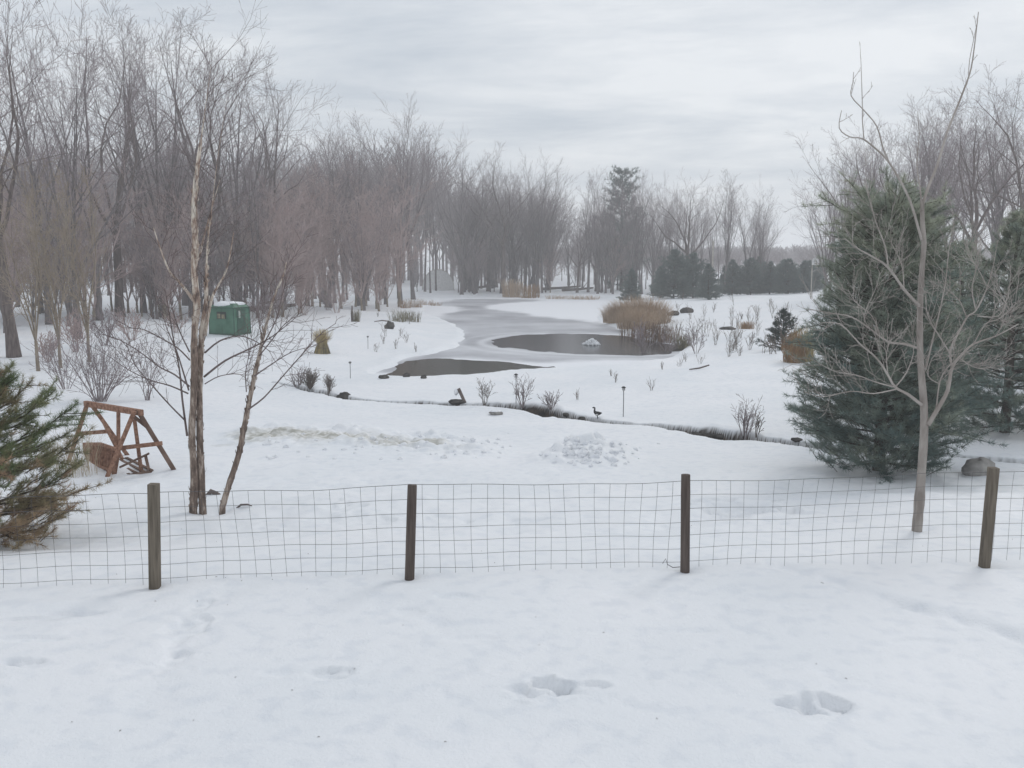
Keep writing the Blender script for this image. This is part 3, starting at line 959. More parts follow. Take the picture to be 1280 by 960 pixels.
for i in range(18):
    px = R.uniform(800, 958); D = R.uniform(116, 150)
    b_ = on_ground(px, D)
    h = height_to(top_row(px) + 8 + abs(R.gauss(0, 22)), b_)
    place_tree(R.choice(('tall', 'tall', 'maple')), b_, max(7, h), 'slim bare tree with sky between its stems behind the evergreen row', 'slim bare trees behind the evergreens', R.uniform(.6, .8))
# right trees above the pines
right = [(1092, 62, 'oak', 135, -8, 'leaning bare tree of the right grove, just left of the big pine top'),
         (1050, 72, 'maple', 170, 0, 'low spreading bare tree at the edge of the sky gap'),
         (1036, 84, 'maple', 225, 0, 'lowest bare tree at the left end of the right grove'),
         (1130, 66, 'maple', 110, 0, 'bare tree rising straight behind the big pine'),
         (1168, 70, 'tall', 108, 0, 'slim bare tree behind the forked beige sapling trunk'),
         (1212, 60, 'oak', 95, 0, 'thick forked bare tree between the big pine and the right-edge pine'),
         (1262, 62, 'maple', 78, 0, 'tall bare tree above the right-edge pine'),
         (1300, 58, 'oak', 70, 0, 'bare tree at the right picture edge with limbs reaching in'),
         (1185, 84, 'maple', 125, 0, 'faint bare tree deep in the right grove behind the forked sapling'),
         (1240, 90, 'tall', 110, 0, 'faint slim bare tree deep in the right grove near the picture edge')]
for px, D, k, ty, ln, lb in right:
    b_ = on_ground(px, D)
    place_tree(k, b_, height_to(ty, b_), lb, 'bare trees of the right grove', 1.0)
for i in range(20):
    px = R.uniform(1030, 1330); D = R.uniform(75, 120)
    b_ = on_ground(px, D)
    place_tree(R.choice(('tall', 'maple', 'oak')), b_, height_to(top_row(px) + 10 + abs(R.gauss(0, 35)), b_), 'distant bare tree glimpsed between nearer trunks of the right grove', 'distant trees of the right grove', .9)
# understorey along the wood edge
for i in range(92):
    px = R.uniform(-40, 500)
    edge = np.interp(px, [-40, 60, 170, 260, 350, 470], [46, 48, 55, 62, 70, 84])
    D = edge + R.uniform(0, 18)
    b_ = on_ground(px, D)
    k = R.choice(('sapling_pink', 'sapling_pink', 'sapling_grey'))
    pink = k == 'sapling_pink'
    place_tree(k, b_, height_to(R.uniform(185, 290), b_), 'bushy young tree with reddish twigs in the brush along the left wood' if pink else 'bushy young tree with grey twigs in the brush along the left wood',
               'reddish saplings along the wood edge' if pink else 'grey saplings along the wood edge', R.uniform(.9, 1.3), 'sapling', 'sapling')
for i in range(30):
    px = R.uniform(500, 800); D = R.uniform(131, 150)
    if 524 < px < 572:
        px += 60
    b_ = on_ground(px, D)
    place_tree(R.choice(('sapling_grey', 'sapling_grey', 'sapling_pink')), b_, R.uniform(6, 12), 'low twiggy young tree among the trunks at the far pond shore', 'saplings at the far pond shore', R.uniform(1, 1.4), 'sapling', 'sapling')
for px, D, h, lb in [(48, 36, 8.5, 'pale tan young tree with two kinked stems by the left wood edge'), (76, 37, 8.0, 'pale tan young tree just right of the one with two kinked stems'),
                     (112, 39, 8.2, 'pale tan young tree with a long limb reaching right over the brush')]:
    b_ = on_ground(px, D)
    place_tree('sapling_tan', b_, h, lb, 'pale tan saplings', .8, 'sapling', 'sapling')

# deep background of the wood and the far ridge: one mass
for px, D, ty in [(531, 141, 150), (538, 136, 175), (545, 146, 168)]:
    b_ = on_ground(px, D)
    place_tree('tall', b_, height_to(ty, b_), 'slim bare tree crossing in front of the white arched shelter', 'trunks in front of the arched shelter', .6)

def mass(name, spots, label, mr=.035):
    vs, fs = [], []
    off = 0
    base = []
    for i in range(3):
        R2 = random.Random(40 + i)
        mb = MB()
        S = [None, dict(seg=3, gnarl=.1, up=.05, sides=3, taper=.3), dict(n=7, t0=.15, ang=30, len=.5, rad=.5, seg=2, gnarl=.1, up=.06, sides=3, taper=.4), dict(n=5, t0=.1, ang=32, len=.5, rad=.7, seg=1, gnarl=.1, up=.05, sides=3, taper=.6)]
        mb.tube([(0, 0, -.5), (0, 0, 6)], [.28, .22], 4, cap=False)
        for j in range(5):
            grow(mb, (0, 0, 5 + j * .4), rot_about(Vector((0, 0, 1)), math.radians(R2.uniform(3, 28)), j * 1.3), 14, .14, 1, S, R2, mr)
        v = np.array(mb.v); v[:, 2] *= 20 / v[:, 2].max()
        f = np.array([q for q in mb.f if len(q) == 4])
        base.append((v, f))
    for k, (x, y, h) in enumerate(spots):
        v, f = base[k % 3]
        a = R.random() * 6.28; c, s = math.cos(a), math.sin(a)
        sc = h / 20
        w = np.stack([(v[:, 0] * c - v[:, 1] * s) * sc + x, (v[:, 0] * s + v[:, 1] * c) * sc + y, v[:, 2] * sc + H(x, y)], 1)
        vs.append(w); fs.append(f + off); off += len(v)
    me = np_mesh(name, np.concatenate(vs), np.concatenate(fs), M['twig_grey'], smooth=False)
    o = link(name, me); o['kind'] = 'stuff'; o['label'] = label; o['category'] = 'woodland'
    return o


spots = []
for i in range(190):
    px = R.uniform(-120, 830); D = R.uniform(165, 225)
    b_ = on_ground(px, D)
    spots.append((b_.x, b_.y, max(6, height_to(max(top_row(px), 118) + 45 + abs(R.gauss(0, 35)), b_))))
mass('background_woodland', spots, 'grey mass of bare trees deep in the wood beyond the pond')
spots = []
for i in range(620):
    px = R.uniform(560, 1120) if i < 480 else R.uniform(1120, 1500); D = R.uniform(240, 420)
    b_ = on_ground(px, D)
    spots.append((b_.x, b_.y, max(5, height_to(306 + R.uniform(-2, 9), b_))))
mass('distant_woodland', spots, 'low hazy band of distant bare woodland along the horizon', .13)
print('trees', TREE_N)


# ------------------------------------------------------------------ conifers
def needles(centers, axes, tints, K, Ln, w, rng, spread=.9, along=.08):
    N = len(centers)
    C = np.repeat(centers, K, 0); A = np.repeat(axes, K, 0); T = np.repeat(tints, K)
    rnd = rng.normal(size=(N * K, 3)); rnd /= np.linalg.norm(rnd, axis=1, keepdims=True) + 1e-9
    d = A * .65 + rnd * spread; d /= np.linalg.norm(d, axis=1, keepdims=True) + 1e-9
    base = C + A * (rng.random((N * K, 1)) - .3) * along
    L = Ln * (0.7 + .5 * rng.random((N * K, 1)))
    sv = np.cross(d, rng.normal(size=(N * K, 3))); sv /= np.linalg.norm(sv, axis=1, keepdims=True) + 1e-9
    v = np.stack([base - sv * w, base + sv * w, base + d * L], 1).reshape(-1, 3)
    f = np.arange(N * K * 3).reshape(-1, 3)
    t = np.repeat(T + rng.normal(size=N * K) * .06, 3)
    return v, f, t


def conifer(seed, Hh, prof, whorls, per, droop, tuft_step, K, Ln, w, nmat, bmat='pine_bark', r0=.09, brown=None, ragged=.25, sub=3, start=.03, spread=.9, fill=0, hgrad=0):
    """prof(t) -> crown radius at relative height t; returns trunk mesh, crown mesh, bough mesh"""
    R2 = random.Random(seed); rng = np.random.default_rng(seed)
    tr, bo = MB(), MB()
    tr.tube([(0, 0, -.3), (R2.gauss(0, .02), 0, Hh * .35), (R2.gauss(0, .03), R2.gauss(0, .03), Hh * .7), (0, 0, Hh * .98)], [r0 * 1.15, r0 * .8, r0 * .45, .01], 7)
    C, A, T = [], [], []

    def tufts(a, b_, t0, n, tint):
        d = (b_ - a).normalized()
        for i in range(n):
            q = a.lerp(b_, t0 + (1 - t0) * (i + R2.random()) / n)
            j = Vector((R2.gauss(0, .5), R2.gauss(0, .5), R2.gauss(0, .35) + .25))
            C.append(q); A.append((d + j).normalized()); T.append(tint)
    for wi in range(whorls):
        t = start + (1 - start) * (wi + R2.random() * .6) / whorls
        if t > .985:
            continue
        for k in range(per):
            az = R2.random() * 6.28
            L = prof(t) * (1 + R2.gauss(0, ragged))
            if L < .08:
                L = .08
            z = t * Hh
            pitch = droop(t) + R2.gauss(0, .12)
            d = Vector((math.cos(az) * math.cos(pitch), math.sin(az) * math.cos(pitch), math.sin(pitch)))
            p0 = Vector((0, 0, z)); p1 = p0 + d * (L * .55)
            d2 = (d + Vector((0, 0, .25 + R2.gauss(0, .1)))).normalized()
            p2 = p1 + d2 * (L * .45)
            if p1.z < .05 or p2.z < .03:
                p1.z = max(p1.z, .08); p2.z = max(p2.z, .06)
            bo.tube([tuple(p0), tuple(p1), tuple(p2)], [max(.006, .02 * L ** .5), .010, .004], 4, cap=False)
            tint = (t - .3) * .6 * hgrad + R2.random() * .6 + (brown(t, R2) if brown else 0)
            n = max(2, int(L / tuft_step))
            tufts(p0, p1, .3, max(1, n // 2), tint); tufts(p1, p2, 0, n, tint)
            for s in range(max(1, int(sub * L / max(prof(.2), .1) + .5))):
                f = R2.uniform(.3, .95)
                q = p0.lerp(p1, f / .55) if f < .55 else p1.lerp(p2, (f - .55) / .45)
                sd_ = rot_about(d, math.radians(R2.uniform(35, 60)), R2.random() * 6.28)
                sd_.z = sd_.z * .5 + .12
                e = q + sd_ * (L * R2.uniform(.22, .42))
                e.z = max(e.z, .05)
                bo.tube([tuple(q), tuple(e)], [.007, .003], 3, cap=False)
                tufts(q, e, .15, max(2, int((e - q).length / tuft_step)), tint + R2.gauss(0, .08))
    for i in range(fill):
        t = R2.random() ** 1.15 * .95 + .02
        az = R2.random() * 6.28; rr = prof(t) * (.35 + .62 * R2.random() ** .6) * (1 + .13 * math.sin(az * 5 + t * 23) + .10 * math.sin(az * 3 - t * 41))
        c = Vector((math.cos(az) * rr, math.sin(az) * rr, t * Hh + rr * .12 + R2.gauss(0, .05)))
        dd = Vector((math.cos(az), math.sin(az), .55 + R2.gauss(0, .3))).normalized()
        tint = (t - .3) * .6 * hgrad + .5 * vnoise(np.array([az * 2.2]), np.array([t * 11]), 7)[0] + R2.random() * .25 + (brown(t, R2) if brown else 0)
        st = c - dd * min(rr * .5, Ln * 3.2)
        bo.tube([tuple(st), tuple(c)], [.006, .003], 3, cap=False)
        tufts(st, c, .35, 4, tint)
    # leader
    tufts(Vector((0, 0, Hh * .93)), Vector((0, 0, Hh)), 0, 6, .4)
    v, f, tt = needles(np.array([tuple(c) for c in C]), np.array([tuple(a) for a in A]), np.array(T), K, Ln, w, rng, spread)
    crown = np_mesh('crown', v, f, M[nmat], {'tint': tt}, smooth=False)
    return tr.mesh('trunk', M[bmat]), crown, bo.mesh('boughs', M[bmat])


def place_conifer(meshes, base, label, cat='pine tree', rz=0, scale=1.0, group=None, name='pine_tree'):
    o = thing(name, label, cat, base, rz, scale, group)
    for nm, me in zip(('trunk', 'crown', 'boughs'), meshes):
        link(nm, me, o)
    return o


# big soft pine on the right
bp = ground(1098, 588)
hb = height_to(252, bp)
wide = (1192 - 985) / 2 / F * bp.y


def prof_big(t):
    return wide * float(np.interp(t, [0, .12, .3, .5, .68, .84, .94, 1], [.84, 1.0, 1.0, .88, .80, .72, .58, .30]))


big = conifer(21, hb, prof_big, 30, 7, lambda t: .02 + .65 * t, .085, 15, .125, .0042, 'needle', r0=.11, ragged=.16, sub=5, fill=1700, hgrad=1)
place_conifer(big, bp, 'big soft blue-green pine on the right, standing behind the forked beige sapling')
bp2 = ground(1243, 541)
bp2.x += .25
h2 = height_to(262, bp2)
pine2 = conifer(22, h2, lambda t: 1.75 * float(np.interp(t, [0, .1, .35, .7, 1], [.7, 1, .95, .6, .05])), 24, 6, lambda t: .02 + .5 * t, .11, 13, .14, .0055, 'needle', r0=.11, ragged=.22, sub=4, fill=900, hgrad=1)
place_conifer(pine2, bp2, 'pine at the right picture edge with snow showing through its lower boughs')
b3 = on_ground(1140, 25.0)
h3 = height_to(240, b3)
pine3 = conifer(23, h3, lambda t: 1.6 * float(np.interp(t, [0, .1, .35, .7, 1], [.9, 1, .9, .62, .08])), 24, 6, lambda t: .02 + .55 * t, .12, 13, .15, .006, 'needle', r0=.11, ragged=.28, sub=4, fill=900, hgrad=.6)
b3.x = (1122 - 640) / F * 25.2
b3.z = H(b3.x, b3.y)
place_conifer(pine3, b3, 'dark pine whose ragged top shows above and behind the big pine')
b4 = on_ground(1197, 29.0)
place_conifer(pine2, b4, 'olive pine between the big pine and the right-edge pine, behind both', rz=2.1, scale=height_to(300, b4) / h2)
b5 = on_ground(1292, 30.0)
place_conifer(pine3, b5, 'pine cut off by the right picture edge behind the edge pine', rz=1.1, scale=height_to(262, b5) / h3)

# near pine at the left edge, lower boughs browned
bl = ground(12, 682)
bl.x -= .25
hl = height_to(428, bl)


def brown_low(t, R2):
    return max(0.0, (.44 - t) * 1.6) + (.5 if R2.random() < .14 else 0) - .28


nearp = conifer(31, hl, lambda t: 1.08 * float(np.interp(t, [0, .12, .3, .5, .75, 1], [.72, .95, 1.0, .80, .42, .05])), 17, 5, lambda t: -.02 + .75 * t, .065, 28, .085, .0024, 'needle_near', r0=.05, brown=brown_low, ragged=.24, sub=6, fill=520)
place_conifer(nearp, bl, 'small near pine at the left edge with browned lower boughs')

# small spruce on the right slope
sb = ground(978, 437)
sh = height_to(388, sb)
sp1 = conifer(41, sh, lambda t: .85 * (1 - t) ** .8 + .08, 16, 6, lambda t: .05 + .5 * t, .14, 9, .15, .012, 'spruce', r0=.05, ragged=.25, sub=2)
place_conifer(sp1, sb, 'small dark spruce on the snow slope beside the rust-coloured grass sheaf', 'spruce tree', name='spruce_tree')
# far evergreens
fe1 = conifer(51, 7.0, lambda t: 2.9 * float(np.interp(t, [0, .2, .6, 1], [.85, 1, .75, .1])), 20, 8, lambda t: .05 + .5 * t, .3, 10, .42, .035, 'needle_far', r0=.14, ragged=.16, sub=3)
fe2 = conifer(52, 6.0, lambda t: 2.0 * (1 - t) ** .75 + .12, 20, 8, lambda t: .0 + .4 * t, .3, 10, .38, .03, 'needle_far', r0=.12, ragged=.18, sub=3)
for px, D, ty, which, lb in [(842, 104, 314, 1, 'bluish round evergreen, leftmost of the row beyond the reed clump'), (866, 106, 318, 1, 'bluish evergreen second from the left in the row beyond the reeds'),
                             (885, 98, 331, 2, 'olive-green evergreen just below the pale pole'), (915, 112, 326, 2, 'low evergreen right of the pale pole with a snow patch beside it'),
                             (938, 112, 324, 1, 'broad evergreen in the middle of the row right of the pole'), (962, 112, 328, 2, 'low evergreen left of the white basketball hoop'),
                             (985, 110, 325, 1, 'evergreen nearest the white basketball hoop on its left'), (1004, 112, 327, 2, 'evergreen right behind the basketball hoop pole'),
                             (789, 108, 337, 2, 'small dark evergreen standing above the tan reeds'), (825, 110, 334, 2, 'small dark evergreen at the left foot of the bluish round one')]:
    b_ = on_ground(px, D)
    ms, hh = (fe1, 7.0) if which == 1 else (fe2, 6.0)
    s = height_to(ty, b_) / hh
    place_conifer(ms, b_, lb, 'evergreen', R.random() * 6, (max(s, .55), max(s, .55), s), 'evergreens beyond the right slope', 'evergreen_tree')
for i in range(9):
    px = 905 + i * 15 + R.uniform(-4, 4); D = R.uniform(117, 127)
    b_ = on_ground(px, D)
    s = height_to(R.uniform(322, 333), b_) / 7.0
    place_conifer(fe1 if i % 2 else fe2, b_, 'dark evergreen in the back line, seen between the nearer evergreens left of the hoop', 'evergreen', R.random() * 6, (max(s, .6), max(s, .6), s), 'evergreens in the back line', 'evergreen_tree')
for i in range(26):
    px = R.uniform(790, 1050); D = R.uniform(140, 200)
    b_ = on_ground(px, D)
    place_tree('sapling_grey', b_, height_to(R.uniform(306, 325), b_), 'low twiggy young tree in the thicket behind the evergreen row', 'thicket behind the evergreens', R.uniform(1.1, 1.6), 'sapling', 'sapling')
for px, D, ty in [(757, 133, 208), (766, 130, 214), (786, 129, 212), (795, 132, 208), (815, 130, 216), (747, 131, 212)]:
    b_ = on_ground(px, D)
    place_tree(R.choice(('tall', 'maple')), b_, height_to(ty, b_), 'bare tree crowding close round the tall dark evergreen', 'bare trees round the tall evergreen', .8)
b_ = on_ground(776, 146)
hh = height_to(213, b_)
tallc = conifer(53, hh, lambda t: 2.7 * float(np.interp(t, [0, .15, .5, .85, 1], [.7, 1, 1.05, .85, .4])), 40, 5, lambda t: .1 + .5 * t, .42, 9, .5, .035, 'needle_far', r0=.25, ragged=.3, sub=3)
place_conifer(tallc, b_, 'tall dark evergreen rising alone among the bare trees beyond the pond', 'evergreen', name='evergreen_tree')


# ------------------------------------------------------------------ traced near trees
def polyline(px_pts, D, dz, R2, base):
    """picture points with gentle depth wander -> local points"""
    out = []
    n = len(px_pts)
    for i, (x, y) in enumerate(px_pts):
        Y = D + dz * (i / max(n - 1, 1))
        out.append(P(x, y, Y) - base)
    return out


def resample(pts, n):
    pts = [Vector(p) for p in pts]
    # Catmull-Rom
    out = []
    m_ = len(pts)
    for i in range(m_ - 1):
        p0 = pts[max(i - 1, 0)]; p1 = pts[i]; p2 = pts[i + 1]; p3 = pts[min(i + 2, m_ - 1)]
        for k in range(n):
            t = k / n
            out.append(.5 * ((2 * p1) + (p2 - p0) * t + (2 * p0 - 5 * p1 + 4 * p2 - p3) * t * t + (3 * p1 - p0 - 3 * p2 + p3) * t ** 3))
    out.append(pts[-1])
    return out


def twigs_on(mb, pts, n, L, r, R2, ang=45, t0=.1, lev=1, up=.05, gn=.12, per=4, minr=.0022):
    S = [None, dict(seg=4, gnarl=gn, up=up, sides=3, taper=.35), dict(n=per, t0=.15, ang=38, len=.5, rad=.7, seg=3, gnarl=gn, up=up, sides=3, taper=.5)]
    if lev > 1:
        S.append(dict(n=3, t0=.15, ang=36, len=.55, rad=.75, seg=2, gnarl=gn, up=up, sides=3, taper=.6))
    m_ = len(pts)
    for j in range(n):
        t = t0 + (1 - t0) * (j + R2.random()) / n
        i = min(int(t * (m_ - 1)), m_ - 2)
        q = pts[i].lerp(pts[i + 1], t * (m_ - 1) - i)
        d = rot_about((pts[i + 1] - pts[i]), math.radians(R2.gauss(ang, 12)), R2.random() * 6.28)
        grow(mb, q, d, L * R2.uniform(.5, 1.2), r, 1, S, R2, minr)


# --- birch clump
R3 = random.Random(77)
bb = ground(248, 643)
BD = bb.y
birch = thing('birch_tree', 'birch clump with peeling cream and brown bark behind the leftmost fence post', 'birch tree', bb)


def stem(px_pts, r0, r1, D, dz, sides=9, sub=4, flakes=0, RP=None):
    pts = resample(polyline(px_pts, D, dz, R3, bb), sub)
    n = len(pts)
    pts[0].z -= .15
    rad = [r0 * float(np.interp(i / (n - 1), RP[0], RP[1])) for i in range(n)]
    rad = [r * (1 + R3.gauss(0, .05)) for r in rad]
    mb = MB(); mb.tube([tuple(p) for p in pts], rad, sides)
    for k in range(flakes):
        t = R3.random() ** 1.25 * .70
        i = min(int(t * (n - 1)), n - 2)
        q = pts[i].lerp(pts[i + 1], R3.random())
        az = R3.random() * 6.28; r = rad[i]
        o_ = Vector((math.cos(az), math.sin(az), 0)); s_ = Vector((-math.sin(az), math.cos(az), 0))
        w = R3.uniform(.010, .035); h = R3.uniform(.012, .05); out = R3.uniform(.005, .022)
        c0 = q + o_ * (r * .97)
        up_ = Vector((0, 0, 1))
        vs = [c0 - up_ * h, c0 - up_ * h + s_ * w, c0 + o_ * out * .6 + s_ * w, c0 + o_ * out, c0 + up_ * h + o_ * out * 1.3, c0 + up_ * h + s_ * w * .8 + o_ * out]
        mb.poly(vs, [(0, 1, 2, 3), (3, 2, 5, 4)])
    return pts, rad, mb


stems = [
    ([(241, 645), (243, 600), (240, 540), (243, 480), (243, 420), (246, 380), (243, 340), (244, 300), (243, 250), (248, 200), (252, 170), (256, 140), (260, 110), (264, 80)], .062, .008, 0, .0, 170, ([0, .1, .3, .45, .56, .68, .78, .9, 1], [1, .80, .76, .74, .68, .50, .17, .06, .03])),
    ([(254, 643), (251, 590), (249.5, 520), (250, 460), (253, 410), (258, 370), (258, 340), (260, 300), (266, 250), (271, 205), (277, 165), (284, 120)], .056, .007, .05, .25, 140, ([0, .3, .45, .56, .68, .78, .9, 1], [1, .78, .5, .30, .15, .08, .05, .03])),
    ([(277, 638), (285, 610), (298, 570), (304, 540), (310, 510), (316, 480), (325, 440), (330, 418), (337, 390), (345, 365), (354, 345), (358, 328)], .047, .010, -.15, .5, 110, ([0, .4, .7, 1], [1, .72, .42, .15]))]
tw = MB()
stem_pts = []
for pxs, r0, r1, off, dz, fl, rp in stems:
    pts, rad, mb = stem(pxs, r0, r1, BD + off, dz, flakes=fl, RP=rp)
    link('trunk', mb.mesh('trunk', M['birch'], smooth=True), birch)
    stem_pts.append(pts)
limbs = [  # pale limbs
    ([(244, 378), (232, 362), (222, 350), (213, 341), (203, 318), (192, 285)], .026, .006, 0, -.6, 'birch'),
    ([(256, 420), (262, 385), (268, 365), (280, 345), (287, 322), (292, 290)], .026, .006, .1, .5, 'birch'),
    ([(244, 330), (250, 318), (254, 300), (262, 270), (275, 225)], .018, .005, 0, .3, 'birch'),
    # dark low limbs
    ([(237, 483), (218, 468), (200, 459), (175, 440), (150, 425), (128, 418)], .014, .004, 0, -.5, 'd'),
    ([(235, 492), (212, 482), (187, 475), (160, 462), (140, 448)], .013, .004, 0, .5, 'd'),
    ([(232, 526), (212, 506), (187, 478), (169, 456), (158, 430)], .013, .004, .0, -.3, 'd'),
    ([(236, 488), (226, 455), (219, 434), (209, 412), (203, 392)], .013, .004, 0, .4, 'd'),
    ([(234, 545), (228, 500), (224, 460), (216, 420), (212, 395), (206, 360)], .017, .004, 0, .2, 'd'),
    ([(237, 450), (222, 435), (200, 422), (180, 412), (160, 410)], .012, .004, 0, .6, 'd'),
    ([(237, 440), (225, 415), (217, 392), (212, 370)], .011, .004, 0, -.6, 'd'),
    ([(256, 441), (275, 426), (300, 420), (322, 428), (338, 440)], .014, .004, .1, -.4, 'd'),
    ([(255, 471), (281, 451), (310, 437), (335, 424), (354, 410), (372, 395)], .017, .004, .1, -.3, 'd'),
    ([(256, 480), (275, 470), (300, 468), (312, 480)], .009, .003, .1, .5, 'd'),
    ([(310, 512), (330, 497), (352, 472), (375, 446), (398, 420), (420, 404)], .013, .004, 0, .4, 'd'),
    ([(318, 470), (340, 455), (365, 440), (395, 432)], .011, .003, 0, -.4, 'd'),
    ([(324, 445), (340, 425), (356, 405), (378, 390)], .010, .003, 0, .5, 'd'),
    ([(308, 490), (307, 465), (312, 440), (315, 415)], .008, .003, 0, .2, 'd'),
    ([(328, 425), (324, 405), (322, 385), (330, 365)], .008, .003, 0, .2, 'd'),
    ([(326, 436), (345, 400), (352, 372), (358, 350)], .010, .003, 0, -.2, 'd')]
pale = MB()
for pxs, r0, r1, off, dz, k in limbs:
    pts = resample(polyline(pxs, BD + off, dz, R3, bb), 3)
    n = len(pts)
    (pale if k == 'birch' else tw).tube([tuple(p) for p in pts], [r0 + (r1 - r0) * i / (n - 1) for i in range(n)], 5)
    twigs_on(tw, pts, 9, .55, .0045, R3, ang=40, t0=.25, per=4, minr=.0022)
link('limbs', pale.mesh('limbs', M['birch']), birch)
for pts, cnt in ((stem_pts[0], 24), (stem_pts[1], 16)):
    m_ = len(pts)
    twigs_on(tw, pts[int(m_ * .48):], cnt, 1.0, .0042, R3, ang=42, t0=.0, lev=2, per=6, up=.05, minr=.0014)
twigs_on(tw, stem_pts[2][int(len(stem_pts[2]) * .5):], 12, .6, .004, R3, ang=42, lev=1, per=4)
link('twigs', tw.mesh('twigs', M['twig_black'], smooth=False), birch)

# --- forked beige sapling
R3 = random.Random(78)
yb = ground(1146, 664)
YD = yb.y
ytree = thing('young_tree', 'slender smooth beige tree with forked limbs just behind the right fence posts', 'young tree', yb)
bb_save = bb
bb = yb
mbt = MB(); mbl = MB()
trunk_px = [(1146, 665), (1149, 630), (1152, 590), (1155, 545), (1155, 508), (1152, 470), (1150, 430), (1150, 390), (1152, 345), (1155, 305), (1153, 275), (1153, 250)]
pts = resample(polyline(trunk_px, YD, .15, R3, yb), 4)
pts[0].z -= .12
n = len(pts)
mbt.tube([tuple(p) for p in pts], [max(.02, (.066 - .042 * (i / (n - 1)) ** .7) * (1 + (.12 if 3 < i < 6 else 0) + R3.gauss(0, .025))) for i in range(n)], 9)
link('trunk', mbt.mesh('trunk', M['bark_smooth']), ytree)
ylimbs = [
    ([(1153, 255), (1160, 235), (1172, 205), (1184, 165), (1196, 135), (1206, 109), (1214, 85), (1219, 50), (1223, 15)], .020, .005, .15, .2),
    ([(1206, 110), (1210, 100), (1212, 75), (1218, 45), (1221, 30)], .006, .003, .17, .1),
    ([(1152, 300), (1140, 258), (1127, 229), (1109, 200), (1090, 182), (1077, 173), (1062, 171), (1049, 160), (1052, 138)], .016, .004, .1, -.4),
    ([(1112, 204), (1104, 186), (1096, 158), (1080, 138), (1064, 120), (1066, 104), (1067, 90)], .010, .003, -.2, -.2),
    ([(1080, 174), (1078, 150), (1078, 134), (1077, 100), (1076, 72)], .007, .003, -.3, 0),
    ([(1153, 262), (1150, 235), (1146, 205), (1149, 170), (1147, 140)], .011, .003, .1, .3),
    ([(1149, 382), (1131, 363), (1110, 334), (1089, 320), (1071, 310), (1056, 298)], .019, .004, 0, -.5),
    ([(1110, 334), (1107, 310), (1096, 281), (1089, 258), (1080, 225)], .010, .003, -.3, -.2),
    ([(1130, 362), (1128, 335), (1120, 315), (1112, 300)], .008, .003, -.1, .3),
    ([(1147, 435), (1130, 430), (1110, 427), (1089, 412), (1064, 396), (1036, 391), (1010, 386)], .017, .004, 0, .5),
    ([(1100, 420), (1090, 395), (1070, 378), (1060, 362)], .007, .003, .2, .2),
    ([(1089, 412), (1080, 395), (1095, 360), (1100, 340)], .006, .003, .2, -.2),
    ([(1152, 506), (1135, 493), (1119, 484), (1110, 469), (1096, 448), (1075, 430), (1050, 405), (1025, 404)], .020, .004, 0, -.6),
    ([(1119, 484), (1096, 478), (1071, 469), (1043, 464), (1020, 452)], .010, .003, -.2, .2),
    ([(1122, 486), (1092, 492), (1064, 489), (1029, 496), (1005, 490)], .009, .003, -.2, -.4),
    ([(1119, 484), (1133, 466), (1142, 441), (1140, 425)], .009, .003, -.1, .3),
    ([(1110, 469), (1108, 445), (1112, 425)], .007, .003, -.2, .1),
    ([(1160, 531), (1174, 508), (1185, 487), (1190, 459), (1202, 444), (1217, 430), (1245, 420), (1273, 405)], .030, .005, 0, .5),
    ([(1190, 459), (1188, 437), (1202, 409), (1210, 395), (1220, 388), (1234, 359), (1242, 330), (1247, 300)], .016, .003, .2, .3),
    ([(1208, 396), (1200, 377), (1188, 365), (1176, 352)], .008, .003, .3, .1),
    ([(1190, 446), (1174, 420), (1160, 395), (1156, 365)], .010, .003, .2, -.3),
    ([(1170, 515), (1174, 480), (1182, 462), (1196, 450)], .011, .004, .1, -.3),
    ([(1157, 462), (1167, 420), (1181, 359), (1186, 313), (1192, 290)], .012, .003, .05, .5),
    ([(1175, 480), (1160, 470), (1165, 448), (1178, 436)], .007, .003, .1, -.4),
    ([(1222, 395), (1248, 395), (1258, 375), (1264, 345)], .009, .003, .3, .3),
    ([(1245, 420), (1256, 400), (1262, 380)], .007, .003, .3, -.2),
    ([(1217, 430), (1232, 405), (1250, 398), (1270, 380)], .009, .003, .2, -.3),
    ([(1200, 448), (1215, 458), (1232, 462)], .006, .003, .1, -.2),
    ([(1220, 388), (1215, 360), (1222, 330), (1224, 300)], .009, .003, .3, .1),
    ([(1234, 359), (1222, 335), (1212, 322), (1205, 300)], .007, .003, .4, .1)]
for pxs, r0, r1, off, dz in ylimbs:
    pts = resample(polyline(pxs, YD + off, dz, R3, yb), 3)
    n = len(pts)
    mbl.tube([tuple(p) for p in pts], [r0 + (r1 - r0) * i / (n - 1) for i in range(n)], 6)
    up_high = pxs[-1][1] < 200
    twigs_on(mbl, pts, 3 if up_high else 10, .16 if up_high else .46, .0038, R3, ang=42, t0=.25, per=4 if not up_high else 1, minr=.0024, up=.09)
link('limbs', mbl.mesh('limbs', M['twig_beige'], smooth=True), ytree)
bb = bb_save


